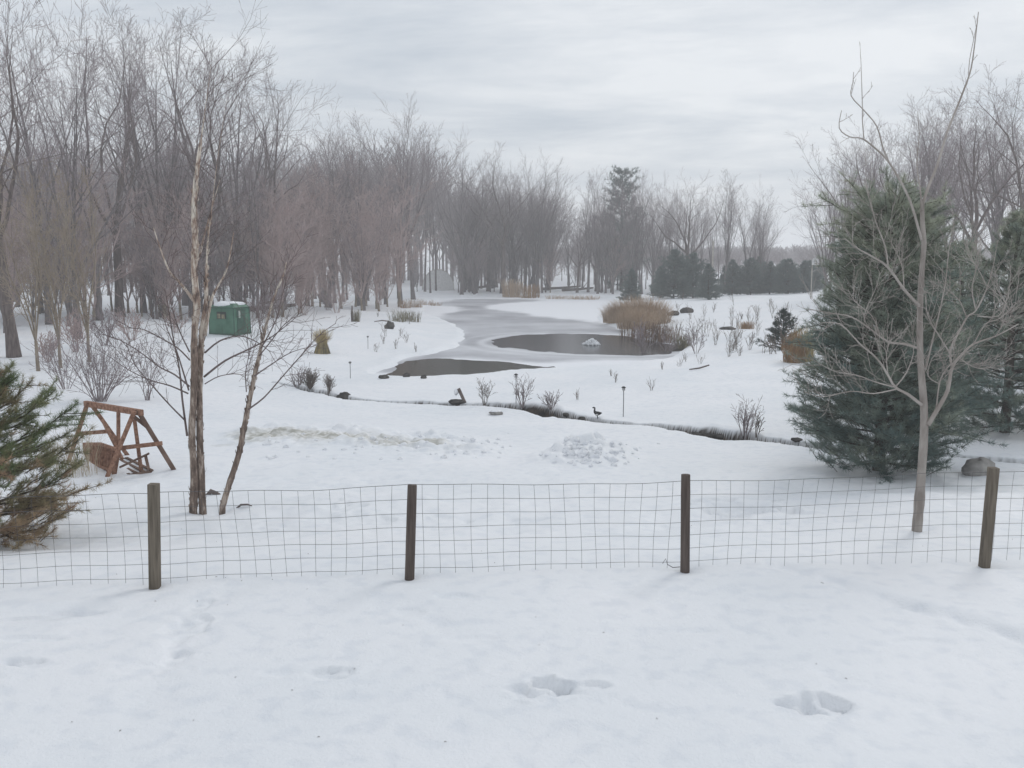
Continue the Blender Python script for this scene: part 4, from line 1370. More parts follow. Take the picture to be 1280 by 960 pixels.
# ------------------------------------------------------------------ shrubs, reeds and grasses
def shrub(seed, Hh, stems_n, spread, r, per=5, gn=.1, sub=2, minr=.0028, lean=0):
    R2 = random.Random(seed); mb = MB()
    S = [None, dict(seg=5, gnarl=gn, up=.06, sides=4, taper=.35), dict(n=per, t0=.25, ang=32, len=.5, rad=.65, seg=3, gnarl=gn, up=.06, sides=3, taper=.45),
         dict(n=3, t0=.2, ang=34, len=.55, rad=.7, seg=2, gnarl=gn, up=.05, sides=3, taper=.6)][:sub + 2]
    for k in range(stems_n):
        a = R2.random() * 6.28
        d = Vector((math.cos(a) * math.sin(R2.random() * spread) + lean, math.sin(a) * math.sin(R2.random() * spread), 1)).normalized()
        grow(mb, (math.cos(a) * .08 * Hh * R2.random(), math.sin(a) * .08 * Hh * R2.random(), -.08), d, Hh * R2.uniform(.6, 1.05), r, 1, S, R2, minr)
    return mb


def place_shrub(px, py, top, label, material, seed, n=10, spread=.6, r=.012, name='bare_shrub', cat='shrub', group=None, per=5, sub=2, minr=.0035, lean=0):
    b_ = ground(px, py)
    h = max(.25, height_to(top, b_))
    mb = shrub(seed, h, n, spread, r, per, .1, sub, minr, lean)
    o = link(name, mb.mesh(name, M[material], smooth=False), None, b_)
    return tag(o, label, cat, group)


place_shrub(125, 502, 412, 'large bare grey shrub fanning out behind the wooden swing', 'twig_grey', 5, 26, .95, .016, per=6, minr=.005)
place_shrub(82, 486, 424, 'spindly bare grey shrub left of the large shrub, above the near pine tip', 'twig_grey', 19, 12, .7, .014, per=5, minr=.005)
place_shrub(182, 500, 420, 'bare grey shrub between the large shrub and the birch clump', 'twig_grey', 6, 9, .7, .014, per=5, minr=.005)
place_shrub(388, 487, 462, 'dry brown brush at the upper end of the stream with stalks standing out', 'weed', 7, 40, .8, .012, per=4, minr=.006)
place_shrub(372, 484, 458, 'sparse grey shrub at the left end of the dry brown brush', 'twig_grey', 8, 12, .6, .01, minr=.005)
place_shrub(412, 490, 466, 'upright thin shrub at the right end of the dry brown brush', 'weed', 9, 12, .35, .01, minr=.005)
place_shrub(606, 507, 472, 'thin upright pale shrub on the snow above the stream', 'weed', 10, 9, .3, .008, minr=.004)
place_shrub(653, 509, 468, 'bare shrub round the lamp stake at the stream, stems leaning left', 'twig_grey', 11, 10, .55, .012, minr=.005, lean=-.15)
place_shrub(690, 510, 484, 'low spreading bare shrub right of the stream-side lamp stake', 'twig_grey', 12, 12, .85, .010, minr=.005)
place_shrub(931, 547, 496, 'bare shrub on the far bank of the stream left of the big pine', 'twig_grey', 13, 11, .5, .013, minr=.0045)
place_shrub(946, 543, 512, 'short dark withered stalk beside the stream-side shrub', 'weed', 14, 3, .2, .012, per=6, minr=.006, name='withered_stalk', cat='stalk')
place_shrub(806, 448, 402, 'tall bare twiggy shrub on the slope right of the open water', 'twig_grey', 15, 8, .4, .016, minr=.010)
place_shrub(835, 445, 415, 'low bare shrub at the foot of the right slope', 'twig_grey', 16, 8, .6, .014, minr=.009)
place_shrub(870, 442, 408, 'thin bare shrub in the middle of the right slope', 'twig_grey', 17, 8, .5, .014, minr=.009)
for px, py, k in [(95, 440, 1), (60, 452, 2), (130, 432, 3), (165, 425, 4), (220, 416, 5), (345, 398, 6), (380, 394, 7), (420, 391, 8), (330, 404, 9), (455, 384, 10), (475, 381, 11), (410, 388, 12)]:
    place_shrub(px, py, py - R.uniform(28, 60), 'tangled low brush on the snow at the foot of the left wood', 'twig_pink' if k % 3 else 'twig_grey', 60 + k, 14, .8, .014, 'brush', 'brush', 'low brush along the wood edge', 5, 2, .010)


def blades(seed, n, Hh, r_base, spread, w, bend=.3, seg=4, tip=0.3, waist=None, tint=None, dome=0):
    """clump of grass blades (flat strips), base radius r_base, tips leaning out"""
    R2 = random.Random(seed)
    mb = MB()
    for k in range(n):
        a = R2.random() * 6.28; rr = r_base * math.sqrt(R2.random())
        b0 = Vector((math.cos(a) * rr, math.sin(a) * rr, -.03))
        az = a + R2.gauss(0, .5)
        out = Vector((math.cos(az), math.sin(az), 0))
        h = Hh * R2.uniform(.65, 1.05) * (1 - dome * (rr / r_base) ** 2); sp = spread * R2.uniform(.2, 1.1)
        side = Vector((-math.sin(az + R2.uniform(-1.2, 1.2)), math.cos(az), 0)).normalized()
        pr = []
        for i in range(seg + 1):
            t = i / seg
            if waist:
                wz, wr, tr_ = waist
                q = (r_base * (1 - t / wz) + wr * t / wz) if t < wz else wr + (tr_ - wr) * ((t - wz) / (1 - wz)) ** .8
                f = rr / r_base
                p = Vector((math.cos(a) * q * f, math.sin(a) * q * f, h * (t - (.12 * t ** 4 if t > wz else 0))))
                p += Vector((R2.gauss(0, .02), R2.gauss(0, .02), 0)) * Hh * t
            else:
                p = b0 + out * (sp * Hh * t ** 2) + Vector((0, 0, h * (t - bend * .35 * t ** 3)))
                p += Vector((R2.gauss(0, .012), R2.gauss(0, .012), 0)) * Hh
            pr.append(p)
        vs = []
        for i, p in enumerate(pr):
            ww = w * (1 - (1 - tip) * i / seg)
            vs += [p - side * ww, p + side * ww]
        tv = R2.random() if tint is None else tint(R2)
        mb.poly(vs, [(2 * i, 2 * i + 1, 2 * i + 3, 2 * i + 2) for i in range(seg)], tv)
    return mb


def place_blades(mb, base, name, label, cat, material, group=None):
    o = link(name, mb.mesh(name, M[material], smooth=False, tint=True), None, base)
    return tag(o, label, cat, group)


# big tan reed bed: several tall clumps that stand together
reed_spots = [(768, 403, 378, .9), (782, 402, 370, 1.2), (796, 402, 367, 1.3), (810, 403, 368, 1.3), (820, 404, 374, 1.1), (790, 410, 382, 1.1), (805, 411, 385, 1.0)]
mb = MB()
c0 = ground(795, 405)
for i, (px, py, ty, r_) in enumerate(reed_spots):
    b_ = ground(px, py)
    b2 = blades(300 + i, 620, height_to(ty, b_) * 1.3, r_, .34, .014, seg=4, bend=.6, dome=.38)
    off = b_ - c0
    mb.poly([Vector(v) + off for v in b2.v], b2.f); mb.t[-len(b2.v):] = b2.t
place_blades(mb, c0, 'reed_clump', 'big rounded clump of tan reeds on the right shore of the pond', 'reeds', 'reed')
mb = MB(); c0 = ground(812, 424)
for i, (px, py, ty) in enumerate([(792, 421, 402), (803, 424, 400), (815, 427, 398), (826, 428, 396), (834, 427, 402)]):
    b_ = ground(px, py); b2 = blades(320 + i, 90, height_to(ty, b_), .95, .16, .02, seg=3)
    off = b_ - c0
    mb.poly([Vector(v) + off for v in b2.v], b2.f); mb.t[-len(b2.v):] = b2.t
place_blades(mb, c0, 'cattail_clump', 'dark brown stiff stalks at the water edge below the tan reeds', 'reeds', 'reed_dark')


def simple_clump(px, py, ty, label, material, n, r_, spread, w, seed, name='grass_clump', cat='grass clump', group=None):
    b_ = ground(px, py)
    place_blades(blades(seed, n, max(.2, height_to(ty, b_)), r_, spread, w), b_, name, label, cat, material, group)


simple_clump(852, 437, 414, 'olive-brown grass tuft at the right tip of the open water', 'grass_olive', 220, .5, .4, .014, 331)
simple_clump(933, 411, 400, 'small tan grass tuft on the right snow slope', 'grass_rust', 180, .5, .5, .016, 332)
simple_clump(640, 371, 346, 'tall tan reeds at the far end of the pond', 'reed', 260, 1.4, .2, .03, 333, 'reed_clump', 'reeds')
simple_clump(664, 372, 352, 'reddish reeds right of the tall tan ones at the far pond end', 'grass_rust', 160, 1.2, .25, .03, 334, 'reed_clump', 'reeds')
simple_clump(765, 398, 386, 'low flattened tan reeds at the left foot of the big reed clump', 'reed', 120, .6, .5, .016, 335, 'reed_clump', 'reeds')
for i, (px, py, ty) in enumerate([(505, 385, 372), (520, 384, 371), (535, 384, 373), (545, 385, 376), (497, 402, 384), (515, 402, 386), (508, 399, 386)]):
    simple_clump(px, py, ty, 'dry reddish marsh grass on the left pond shore' if i < 4 else 'dry olive marsh grass on the left shore in front of the reddish strip', 'grass_rust' if i < 4 else 'grass_olive', 90, .7, .35, .016, 340 + i, 'marsh_grass', 'marsh grass',
                 'reddish marsh grass on the left shore' if i < 4 else 'olive marsh grass on the left shore')
for i, px in enumerate([655, 690, 700, 716, 730, 742]):
    simple_clump(px, 374 + (i % 2), 368, 'low straw tuft on the snow at the far pond shore', 'reed', 60, .9, .6, .03, 360 + i, 'grass_tuft', 'grass tuft', 'straw tufts at the far pond shore')
# tied grass sheaf (left) and the rust / gold pair (right)
b_ = ground(403, 442)
sh_ = height_to(408, b_)
o = thing('grass_sheaf', 'tied tan sheaf of ornamental grass standing left of the pond', 'grass sheaf', b_)
mb = blades(371, 420, sh_, .40, 0, .013, seg=6, waist=(.5, .2, .62))
link('blades', mb.mesh('blades', M['grass_gold'], smooth=False, tint=True), o)
mb = blades(372, 260, sh_ * .52, .42, 0, .014, seg=3, waist=(.98, .22, .22))
link('stubble', mb.mesh('stubble', M['grass_olive'], smooth=False, tint=True), o)
mb = MB()
ring = [(math.cos(k / 16 * 6.283) * .2, math.sin(k / 16 * 6.283) * .2, sh_ * .47) for k in range(17)]
mb.tube(ring, [.018] * 17, 5)
link('tie', mb.mesh('tie', M['grass_olive']), o)
b_ = ground(990, 452)
b_.y -= .3
sh_ = height_to(412, b_)
place_blades(blades(373, 520, sh_ * 1.35, .42, .17, .010, seg=5, bend=.6, dome=.45), b_, 'grass_sheaf', 'rust-brown tied grass sheaf just left of the big pine', 'grass sheaf', 'grass_rust')
b_ = b_ + Vector((.48, .3, 0)); b_.z = H(b_.x, b_.y)
place_blades(blades(374, 520, sh_ * 1.75, .38, .22, .010, seg=5, bend=.9, dome=.45), b_, 'grass_sheaf', 'golden grass sheaf half behind the big pine and the rust-brown one', 'grass sheaf', 'grass_gold')
# dark post with grass by the wood's edge
b_ = ground(445, 402)
place_blades(blades(375, 120, height_to(384, b_), .3, .2, .015), b_, 'grass_clump', 'narrow olive grass clump beside the dark stub at the wood edge', 'grass clump', 'grass_olive')
mb = MB(); mb.tube([(-.25, -.1, -.1), (-.27, -.1, .6), (-.24, -.1, 1.15)], [.09, .08, .05], 7)
tag(link('tree_stub', mb.mesh('tree_stub', M['bark_dark']), None, b_), 'dark upright stub beside the narrow olive grass clump', 'stub')
# tan grass in front of the swing
b_ = ground(110, 588)
place_blades(blades(376, 120, height_to(492, b_), .42, .30, .0042, seg=7, bend=1.2), b_ + Vector((-.1, -.25, 0)), 'ornamental_grass', 'long pale tan grass arching in front of the wooden swing', 'ornamental grass', 'straw')

# dry weeds on the right slope, below the crest and on the left shore
G_W = 'dry weeds on the right slope'
for i in range(46):
    px = R.uniform(830, 1008); py = R.uniform(375, 448)
    if py > 432 and px < 880:
        px += 60
    b_ = ground(px, py)
    h = R.uniform(.6, 1.5)
    mb = shrub(400 + i, h, R.randint(3, 6), .4, .009, 4, .1, 1, .007)
    tag(link('dry_weed', mb.mesh('dry_weed', M['weed'], smooth=False), None, b_), 'thin dry weed stalks poking out of the snow on the right slope', 'weed', G_W)
for i, (px, py) in enumerate([(480, 430), (495, 436), (508, 428), (482, 420), (520, 440), (500, 420), (470, 440), (512, 405), (472, 396)]):
    b_ = ground(px, py)
    mb = shrub(460 + i, R.uniform(.5, .95), 4, .4, .008, 4, .1, 1, .006)
    tag(link('dry_weed', mb.mesh('dry_weed', M['weed'], smooth=False), None, b_), 'thin dry weed stalks on the snowy left shore above the dark cove', 'weed', 'dry weeds on the left shore')
for i, (px, py) in enumerate([(828, 462), (770, 478), (765, 470), (815, 488), (858, 452), (850, 458), (875, 455), (722, 500)]):
    b_ = ground(px, py)
    mb = shrub(480 + i, R.uniform(.3, .55), 4, .5, .006, 4, .1, 1, .0045)
    tag(link('dry_weed', mb.mesh('dry_weed', M['weed'], smooth=False), None, b_), 'faint weed stalks on the smooth snow bank in front of the open water', 'weed', 'weeds on the snow bank')


# ------------------------------------------------------------------ rocks, logs
def rock(seed, sx, sy, sz, nlat=9, nlon=14, jit=.06):
    R2 = random.Random(seed)
    vs = []; fs = []
    ph = [R2.random() * 6.28 for _ in range(6)]
    for i in range(nlat + 1):
        th = math.pi * i / nlat
        for j in range(nlon):
            a = 2 * math.pi * j / nlon
            r = 1 + .16 * math.sin(2 * a + ph[0]) * math.sin(th) + .11 * math.sin(3 * a + ph[1] + th * 2) + .08 * math.cos(3 * th + ph[2] + a) + R2.gauss(0, jit)
            vs.append((sx * r * math.sin(th) * math.cos(a), sy * r * math.sin(th) * math.sin(a), sz * r * math.cos(th)))
    for i in range(nlat):
        for j in range(nlon):
            j2 = (j + 1) % nlon
            fs.append((i * nlon + j, (i + 1) * nlon + j, (i + 1) * nlon + j2, i * nlon + j2))
    mb = MB(); mb.poly(vs, fs)
    return mb


def place_rock(px, py, sx, sz, label, material, seed, name='rock', cat='rock', cap=False, sink=.35):
    b_ = ground(px, py)
    b_.z += sz * (1 - sink) - sz * .15
    o = link(name, rock(seed, sx, sx * .75, sz).mesh(name, M[material]), None, b_)
    tag(o, label, cat)
    if cap:
        mb = rock(seed + 1, sx * .85, sx * .62, sz * .35)
        link('snow_cap', mb.mesh('snow_cap', M['clean_snow']), o, (0, 0, sz * .78))
    return o


place_rock(1222, 593, .30, .20, 'grey boulder in the snow just behind the rightmost fence post', 'rock', 1, 'boulder', 'boulder')
place_rock(431, 499, .26, .2, 'rounded grey rock in the snow at the right end of the dry brush', 'rock_dark', 2)
place_rock(571, 507, .26, .09, 'flat dark stone lying in the stream with a snowy stump on it', 'rock_dark', 3, 'flat_stone', 'stone')
b_ = ground(574, 505)
mb = MB(); mb.beam((-.12, 0, -.05), (.20, .0, .02), .12, .10); mb.beam((.22, 0, -.04), (-.02, .03, .5), .11, .09)
so = tag(link('tree_stump', mb.mesh('tree_stump', M['bark_dark'], smooth=False), None, b_), 'leaning dark stump with a snow cap at the stream, above the flat stone', 'stump')
link('snow_cap', rock(77, .09, .07, .10).mesh('snow_cap', M['clean_snow']), so, (-.10, .02, .38))
place_rock(620, 518, .22, .08, 'low snow-dusted stone on the near side of the stream', 'rock', 5, 'flat_stone', 'stone', cap=True)
place_rock(487, 411, .34, .3, 'dark rock standing out of the snow on the left pond shore', 'rock_dark', 6)
b_ = ground(478, 406); mb = MB(); mb.tube([(-.55, 0, .22), (0, 0, .30), (.5, -.05, .24)], [.03, .045, .05], 6)
tag(link('fallen_branch', mb.mesh('fallen_branch', M['bark_dark']), None, b_), 'short dark branch lying left of the dark rock on the left shore', 'branch')
place_rock(842, 394, .42, .22, 'dark stone on the right slope, left of a second dark stone', 'rock_dark', 7)
place_rock(858, 391, .48, .28, 'dark stone on the right slope, right of a smaller dark stone', 'rock_dark', 8)
place_rock(910, 412, .5, .13, 'flat dark stone left of the small tan grass tuft on the slope', 'rock_dark', 9, 'flat_stone', 'stone')
for i, (px, py, s) in enumerate([(492, 468, .2), (508, 471, .14), (480, 473, .22), (530, 473, .13)]):
    place_rock(px, py, s, .10, 'dark wet stone at the left edge of the dark cove', 'rock_dark', 20 + i, 'wet_stone', 'stone')['group'] = 'wet stones at the dark cove'
for i, (px, py, s, c) in enumerate([(708, 521, .13, 0), (728, 525, .12, 0), (870, 544, .16, 1), (884, 546, .18, 0), (899, 547, .17, 1), (996, 553, .13, 0)]):
    place_rock(px, py, s, s * .42, 'brown stone along the dark stream cut', 'rock_dark', 40 + i, 'stream_stone', 'stone')['group'] = 'stones along the stream'
b_ = ground(874, 462); mb = MB(); mb.tube([(-.42, -.1, .02), (0, 0, .06), (.42, .12, .17)], [.025, .035, .03], 6)
tag(link('fallen_branch', mb.mesh('fallen_branch', M['bark_dark']), None, b_), 'dark stick lying on the crest of the right snow bank', 'branch')
b_ = ground(264, 618); mb = MB(); mb.tube([(-.08, 0, -.02), (0, 0, .05), (.09, 0, .01), (.16, .02, -.03)], [.02, .04, .035, .015], 6)
tag(link('bark_piece', mb.mesh('bark_piece', M['bark_dark']), None, b_), 'dark scrap of bark on the snow between the birch stems', 'bark scrap')
b_ = ground(303, 634); mb = MB(); mb.tube([(-.09, 0, -.02), (-.02, 0, .035), (.08, 0, .04), (.14, 0, .02)], [.012, .016, .014, .007], 6)
tag(link('stick', mb.mesh('stick', M['bark_dark']), None, b_), 'short dark stick in the snow right of the leaning birch stem', 'stick')


for px, D, L0, az, lb in [(702, 146, 3.2, .3, 'dark fallen log among the trunks right of the tan reeds at the far shore'), (722, 139, 2.4, -.25, 'short fallen log lying below the round-crowned tree at the far shore'),
                          (600, 150, 2.6, .15, 'fallen log among the trunks left of the tan reeds at the far shore'), (322, 74, 3.0, .2, 'fallen trunk on the snow right of the green hut')]:
    b_ = on_ground(px, D); mb = MB(); c, s_ = math.cos(az), math.sin(az)
    mb.tube([(-L0 * c, -L0 * s_, .25), (0, 0, .38), (L0 * c, L0 * s_, .62)], [.22, .19, .12], 8)
    mb.tube([(L0 * .3 * c, L0 * .3 * s_, .5), (L0 * .5 * c, L0 * .5 * s_ - .2, 1.1), (L0 * .6 * c, L0 * .6 * s_ - .3, 1.5)], [.07, .05, .03], 5)
    tag(link('fallen_log', mb.mesh('fallen_log', M['bark_dark']), None, b_), lb, 'log')


# snow clods on the ploughed heap
G_C = []
mb_v, mb_f, off = [], [], 0
for i in range(190):
    if i < 130:
        px, py = R.gauss(738, 26), R.gauss(566, 8)
    else:
        px, py = R.uniform(330, 640), R.uniform(540, 574)
    b_ = ground(px, py)
    s = R.uniform(.02, .07) * (1.5 if R.random() < .12 else 1)
    rk = rock(900 + i, s, s * R.uniform(.5, 1.3), s * R.uniform(.45, .9), 6, 9, .10)
    v = np.array(rk.v) + np.array([b_.x, b_.y, b_.z + s * .02]); f = np.array(rk.f) + off
    mb_v.append(v); mb_f.append(f); off += len(v)
o = link('snow_clods', np_mesh('snow_clods', np.concatenate(mb_v), np.concatenate(mb_f), M['clean_snow']))
o['kind'] = 'stuff'; o['label'] = 'broken clods of snow on the ploughed heaps behind the fence'; o['category'] = 'snow clods'

# bits of bark, seed and twig lying on the near crust
mb = MB()
for i in range(46):
    px = R.uniform(-60, 1340); py = R.uniform(600, 955)
    if i % 3 == 0:
        px = R.gauss(262, 60); py = R.uniform(625, 760)
    b_ = ground(px, py); a = R.random() * 6.28; L0 = R.uniform(.005, .013)
    mb.tube([(b_.x - L0 * math.cos(a), b_.y - L0 * math.sin(a), b_.z + .002), (b_.x, b_.y, b_.z + .006), (b_.x + L0 * math.cos(a + .4), b_.y + L0 * math.sin(a + .4), b_.z + .003)], [.0012, .0025, .001], 4)
o = link('litter', mb.mesh('litter', M['bark_dark'])); o['kind'] = 'stuff'; o['label'] = 'tiny bits of bark and twig scattered on the near snow'; o['category'] = 'litter'

# ------------------------------------------------------------------ fountain
b_ = atz(740, 431, ZP)
fo = thing('pond_fountain', 'low white bubbling fountain in the open water of the pond', 'fountain', b_)
Rf = random.Random(3)
mb = rock(61, .5, .42, .13)
mb.v = [(x * (1 + .15 * Rf.random()), y_ * (1 + .15 * Rf.random()), max(z, -.05)) for x, y_, z in mb.v]
link('foam', mb.mesh('foam', M['foam']), fo, (0, 0, .03))
mb = MB()
for k in range(90):
    a = Rf.random() * 6.28; r_ = Rf.random(); h = .36 * (1 - r_) ** .8 * Rf.uniform(.6, 1.1)
    s = .05 * Rf.uniform(.6, 1.4)
    c = Vector((math.cos(a) * r_ * .6, math.sin(a) * r_ * .6, h))
    mb.tube([tuple(c - Vector((0, 0, s * 2))), tuple(c), tuple(c + Vector((0, 0, s * 1.5)))], [s * .4, s, s * .2], 6)
link('spray', mb.mesh('spray', M['foam']), fo)

# ------------------------------------------------------------------ wire fence
fence = thing('wire_fence', 'square-mesh wire fence on wooden posts across the snow', 'fence', FENCE[1])
f0 = Vector(FENCE[1])
post_h = [1.0, 1.03, .95, 1.0, .985, 1.0]
lean = [(0, 0), (.048, 0), (.058, 0), (-.022, 0), (.040, 0), (0, 0)]
mats = ['post', 'post', 'post_brown', 'post_brown', 'post', 'post']
tops = []
for i, q in enumerate(FENCE):
    zb = H(q.x, q.y)
    mb = MB()
    a = Vector((q.x, q.y, zb - .35)); hh = post_h[i]
    t = Vector((q.x + lean[i][0] * hh, q.y + .01, hh + 0.0))
    n = 7
    pts = [a.lerp(t, k / n) for k in range(n + 1)]
    if i in (2, 3):      # round posts
        mb.tube([tuple(p) for p in pts], [.048 * (1 + random.gauss(0, .012)) for _ in pts[:-1]] + [.046], 12)
    else:
        mb.beam(a, t, .093, .093, up=(0, 1, 0), bev=.008)
    mb.v = [tuple(Vector(v) - f0) for v in mb.v]
    o = link('post', mb.mesh('post', M[mats[i]], smooth=i in (2, 3)), fence)
    tops.append(t)
    nb = MB()
    for z in (.25, .55, .85):
        c = a.lerp(t, (z + .35) / (hh + .35)) + Vector((0, .05, 0)) - f0
        nb.tube([tuple(c + Vector((-.02, 0, .01))), tuple(c + Vector((0, .012, .012))), tuple(c + Vector((.02, 0, .01)))], [.0025] * 3, 4)
    link('staple', nb.mesh('staple', M['wire']), o)
Rw = random.Random(9)
for i in range(len(FENCE) - 1):
    a, b_ = FENCE[i], FENCE[i + 1]
    L = (b_ - a).length
    nv = max(3, int(round(L / .155)))
    htop = (.965, .93, .945, .925, .93, .93)
    sag = [0.025, .014, .016, .014, .014][i]
    rows = 7
    phase = [Rw.random() * 6.28 for _ in range(3)]

    def wp(s, r):
        """s along the span 0..1, r row height 0 (ground) .. 1 (top wire)"""
        base = a.lerp(b_, s)
        top_ = htop[i] * (1 - s) + htop[i + 1] * s - sag * math.sin(math.pi * s)
        z = r * top_ + .008 * math.sin(6 * s + phase[0] + r) * r + .004 * math.sin(17 * s + phase[1] + 3 * r)
        belly = .035 * math.sin(math.pi * s) * math.sin(math.pi * r + .4) + .012 * math.sin(9 * s + phase[2])
        dx = .010 * math.sin(11 * s + 4 * r + phase[1]) + .03 * (1 - r) * math.sin(5 * s + phase[0])
        if s in (0, 1):
            dx = 0
        return Vector((base.x + dx, base.y + .058 + belly, z)) - f0
    mb = MB()
    rh = [1.0, .84, .685, .535, .385, .235, .085]
    for r_ in rh:
        pts = [wp(k / (nv * 2), r_) for k in range(nv * 2 + 1)]
        mb.tube([tuple(p) for p in pts], [.0027 if r_ == 1.0 else .0021] * len(pts), 4, cap=False)
    for k in range(1, nv):
        s = (k + Rw.gauss(0, .03)) / nv
        pts = [wp(s, r_) for r_ in rh] + [wp(s, -.06)]
        mb.tube([tuple(p + Vector((0, .003, 0))) for p in pts], [.0018] * len(pts), 4, cap=False)
    link('wire_mesh', mb.mesh('wire_mesh', M['wire']), fence)
# loose wire end by the middle post
q = FENCE[3] - f0
mb = MB(); mb.tube([tuple(q + Vector(v)) for v in [(-.05, .05, .02), (-.13, .0, .03), (-.19, -.02, .07), (-.21, -.02, .13), (-.24, -.02, .08)]], [.004] * 5, 5)
link('loose_wire', mb.mesh('loose_wire', M['wire']), fence)

# ------------------------------------------------------------------ wooden A-frame swing
sw = ground(152, 592)
SWY = sw.y
swing = thing('garden_swing', 'reddish wooden A-frame garden swing leaning in the snow behind the near pine', 'garden swing', sw)
hS = height_to(514, sw)


def SW(px, py, dy):
    return P(px, py, SWY + dy) - sw


def swbar(name, pts, w, h, material='swing_wood', parent=swing):
    mb = MB()
    for a, b_ in zip(pts[:-1], pts[1:]):
        mb.beam(a, b_, w, h, bev=.008)
    return link(name, mb.mesh(name, M[material], smooth=False), parent)


swbar('top_beam', [SW(107, 504.5, 1.5), SW(177, 516, -.02)], .09, .12)
swbar('leg', [SW(172, 513, .03), SW(219, 590, .25)], .085, .085, 'swing_dark')
swbar('leg', [SW(168, 514, -.09), SW(134, 596, -.25)], .085, .085)
swbar('leg', [SW(113, 504, 1.42), SW(160, 570, 1.75)], .085, .085)
swbar('leg', [SW(109, 505, 1.32), SW(84, 582, 1.1)], .085, .085)
swbar('crossbar', [SW(151, 560, -.03), SW(203, 554, .10)], .035, .085)
swbar('crossbar', [SW(99, 542, 1.35), SW(138, 539, 1.55)], .035, .085)
swbar('brace', [SW(164, 518, .06), SW(188, 537, .2)], .04, .07, 'swing_dark')
# hanging bench
hang = [((168, 524, .12), (177, 592, .15)), ((148, 512, .55), (148, 560, .5))]
for a, b_ in hang:
    swbar('hanger', [SW(*a), SW(*b_)], .05, .075)
# seat frame corners (front edge to the right)
sA, sB, sC, sD = SW(190, 588, .05), SW(142, 596, -.05), SW(112, 582, 1.25), SW(158, 572, 1.35)
mb = MB()
for k in range(6):
    t = k / 5
    mb.beam(sB.lerp(sA, t), sC.lerp(sD, t), .065, .025, bev=.004)
mb.beam(sB - Vector((0, 0, .04)), sA - Vector((0, 0, .04)), .05, .09)
mb.beam(sC - Vector((0, 0, .04)), sD - Vector((0, 0, .04)), .05, .09)
link('seat', mb.mesh('seat', M['swing_dark'], smooth=False), swing)
bA, bC = SW(148, 562, -.12), SW(106, 555, 1.15)
mb = MB()
for k in range(11):
    t = k / 10
    lo = sB.lerp(sC, t); hi = bA.lerp(bC, t)
    mb.beam(lo, hi + Vector((0, 0, .05 * math.sin(math.pi * t))), .10, .022, up=(bC - bA), bev=.004)
mb.beam(bA + Vector((-.01, -.02, .0)), bA.lerp(bC, .5) + Vector((-.01, -.02, .06)), .05, .07)
mb.beam(bA.lerp(bC, .5) + Vector((-.01, -.02, .06)), bC + Vector((-.01, -.02, 0)), .05, .07)
mb.beam(sB.lerp(bA, .2) + Vector((-.02, -.03, 0)), sC.lerp(bC, .2) + Vector((-.02, -.03, 0)), .04, .06)
link('backrest', mb.mesh('backrest', M['swing_wood'], smooth=False), swing)
swbar('armrest', [SW(150, 584, -.06), SW(186, 567, .0)], .09, .04, 'swing_dark')
swbar('arm_support', [SW(182, 570, .02), SW(186, 587, .04)], .05, .06, 'swing_dark')
swbar('side_arm', [SW(128, 525, .75), SW(153, 574, .1)], .05, .07)

# ------------------------------------------------------------------ green hut
hb_ = ground(288, 417)
hut = thing('ice_fishing_hut', 'green boxy hut with a snow-covered roof at the edge of the left wood', 'hut', hb_, math.radians(-20))
W, Dp, Ht = 1.68, 1.5, 1.62
mb = MB()
z0 = -.15
vs = [(-W / 2, -Dp / 2, z0), (W / 2, -Dp / 2, z0), (W / 2, Dp / 2, z0), (-W / 2, Dp / 2, z0),
      (-W / 2 - .02, -Dp / 2 - .02, Ht * .55), (W / 2 + .02, -Dp / 2 - .02, Ht * .55), (W / 2 + .02, Dp / 2 + .02, Ht * .55), (-W / 2 - .02, Dp / 2 + .02, Ht * .55),
      (-W / 2 + .05, -Dp / 2 + .05, Ht * .93), (W / 2 - .05, -Dp / 2 + .05, Ht * .93), (W / 2 - .05, Dp / 2 - .05, Ht * .93), (-W / 2 + .05, Dp / 2 - .05, Ht * .93)]
fs = []
for r_ in (0, 4):
    for k in range(4):
        fs.append((r_ + k, r_ + (k + 1) % 4, r_ + 4 + (k + 1) % 4, r_ + 4 + k))
fs += [(3, 2, 1, 0), (8, 9, 10, 11)]
mb.poly(vs, fs)
link('wall', mb.mesh('wall', M['hut_green'], smooth=False), hut)
mb = MB()
for x, y_ in ((-W / 2, -Dp / 2), (W / 2, -Dp / 2), (W / 2, Dp / 2), (-W / 2, Dp / 2)):
    mb.beam((x * 1.03, y_ * 1.03, z0), (x * .97, y_ * .97, Ht * .94), .05, .05, up=(0, 1, 0))
for z, k in ((Ht * .94, .97), (.03, 1.035)):
    mb.beam((-W / 2 * k, -Dp / 2 * k, z), (W / 2 * k, -Dp / 2 * k, z), .05, .05); mb.beam((W / 2 * k, -Dp / 2 * k, z), (W / 2 * k, Dp / 2 * k, z), .05, .05)
mb.beam((.02, -Dp / 2 - .03, 0), (.02, -Dp / 2 + .02, Ht * .93), .02, .02, up=(0, 1, 0))
link('frame', mb.mesh('frame', M['hut_green_dark'], smooth=False), hut)
mb = MB(); zr = Ht * .955
vs = [(-W / 2, -Dp / 2, zr), (W / 2, -Dp / 2, zr), (W / 2, Dp / 2, zr), (-W / 2, Dp / 2, zr), (-W / 2 + .28, -Dp / 2 + .3, zr + .2), (W / 2 - .22, -Dp / 2 + .3, zr + .22), (W / 2 - .22, Dp / 2 - .3, zr + .22), (-W / 2 + .28, Dp / 2 - .3, zr + .2)]
mb.poly(vs, [(0, 1, 5, 4), (1, 2, 6, 5), (2, 3, 7, 6), (3, 0, 4, 7), (4, 5, 6, 7), (3, 2, 1, 0)])
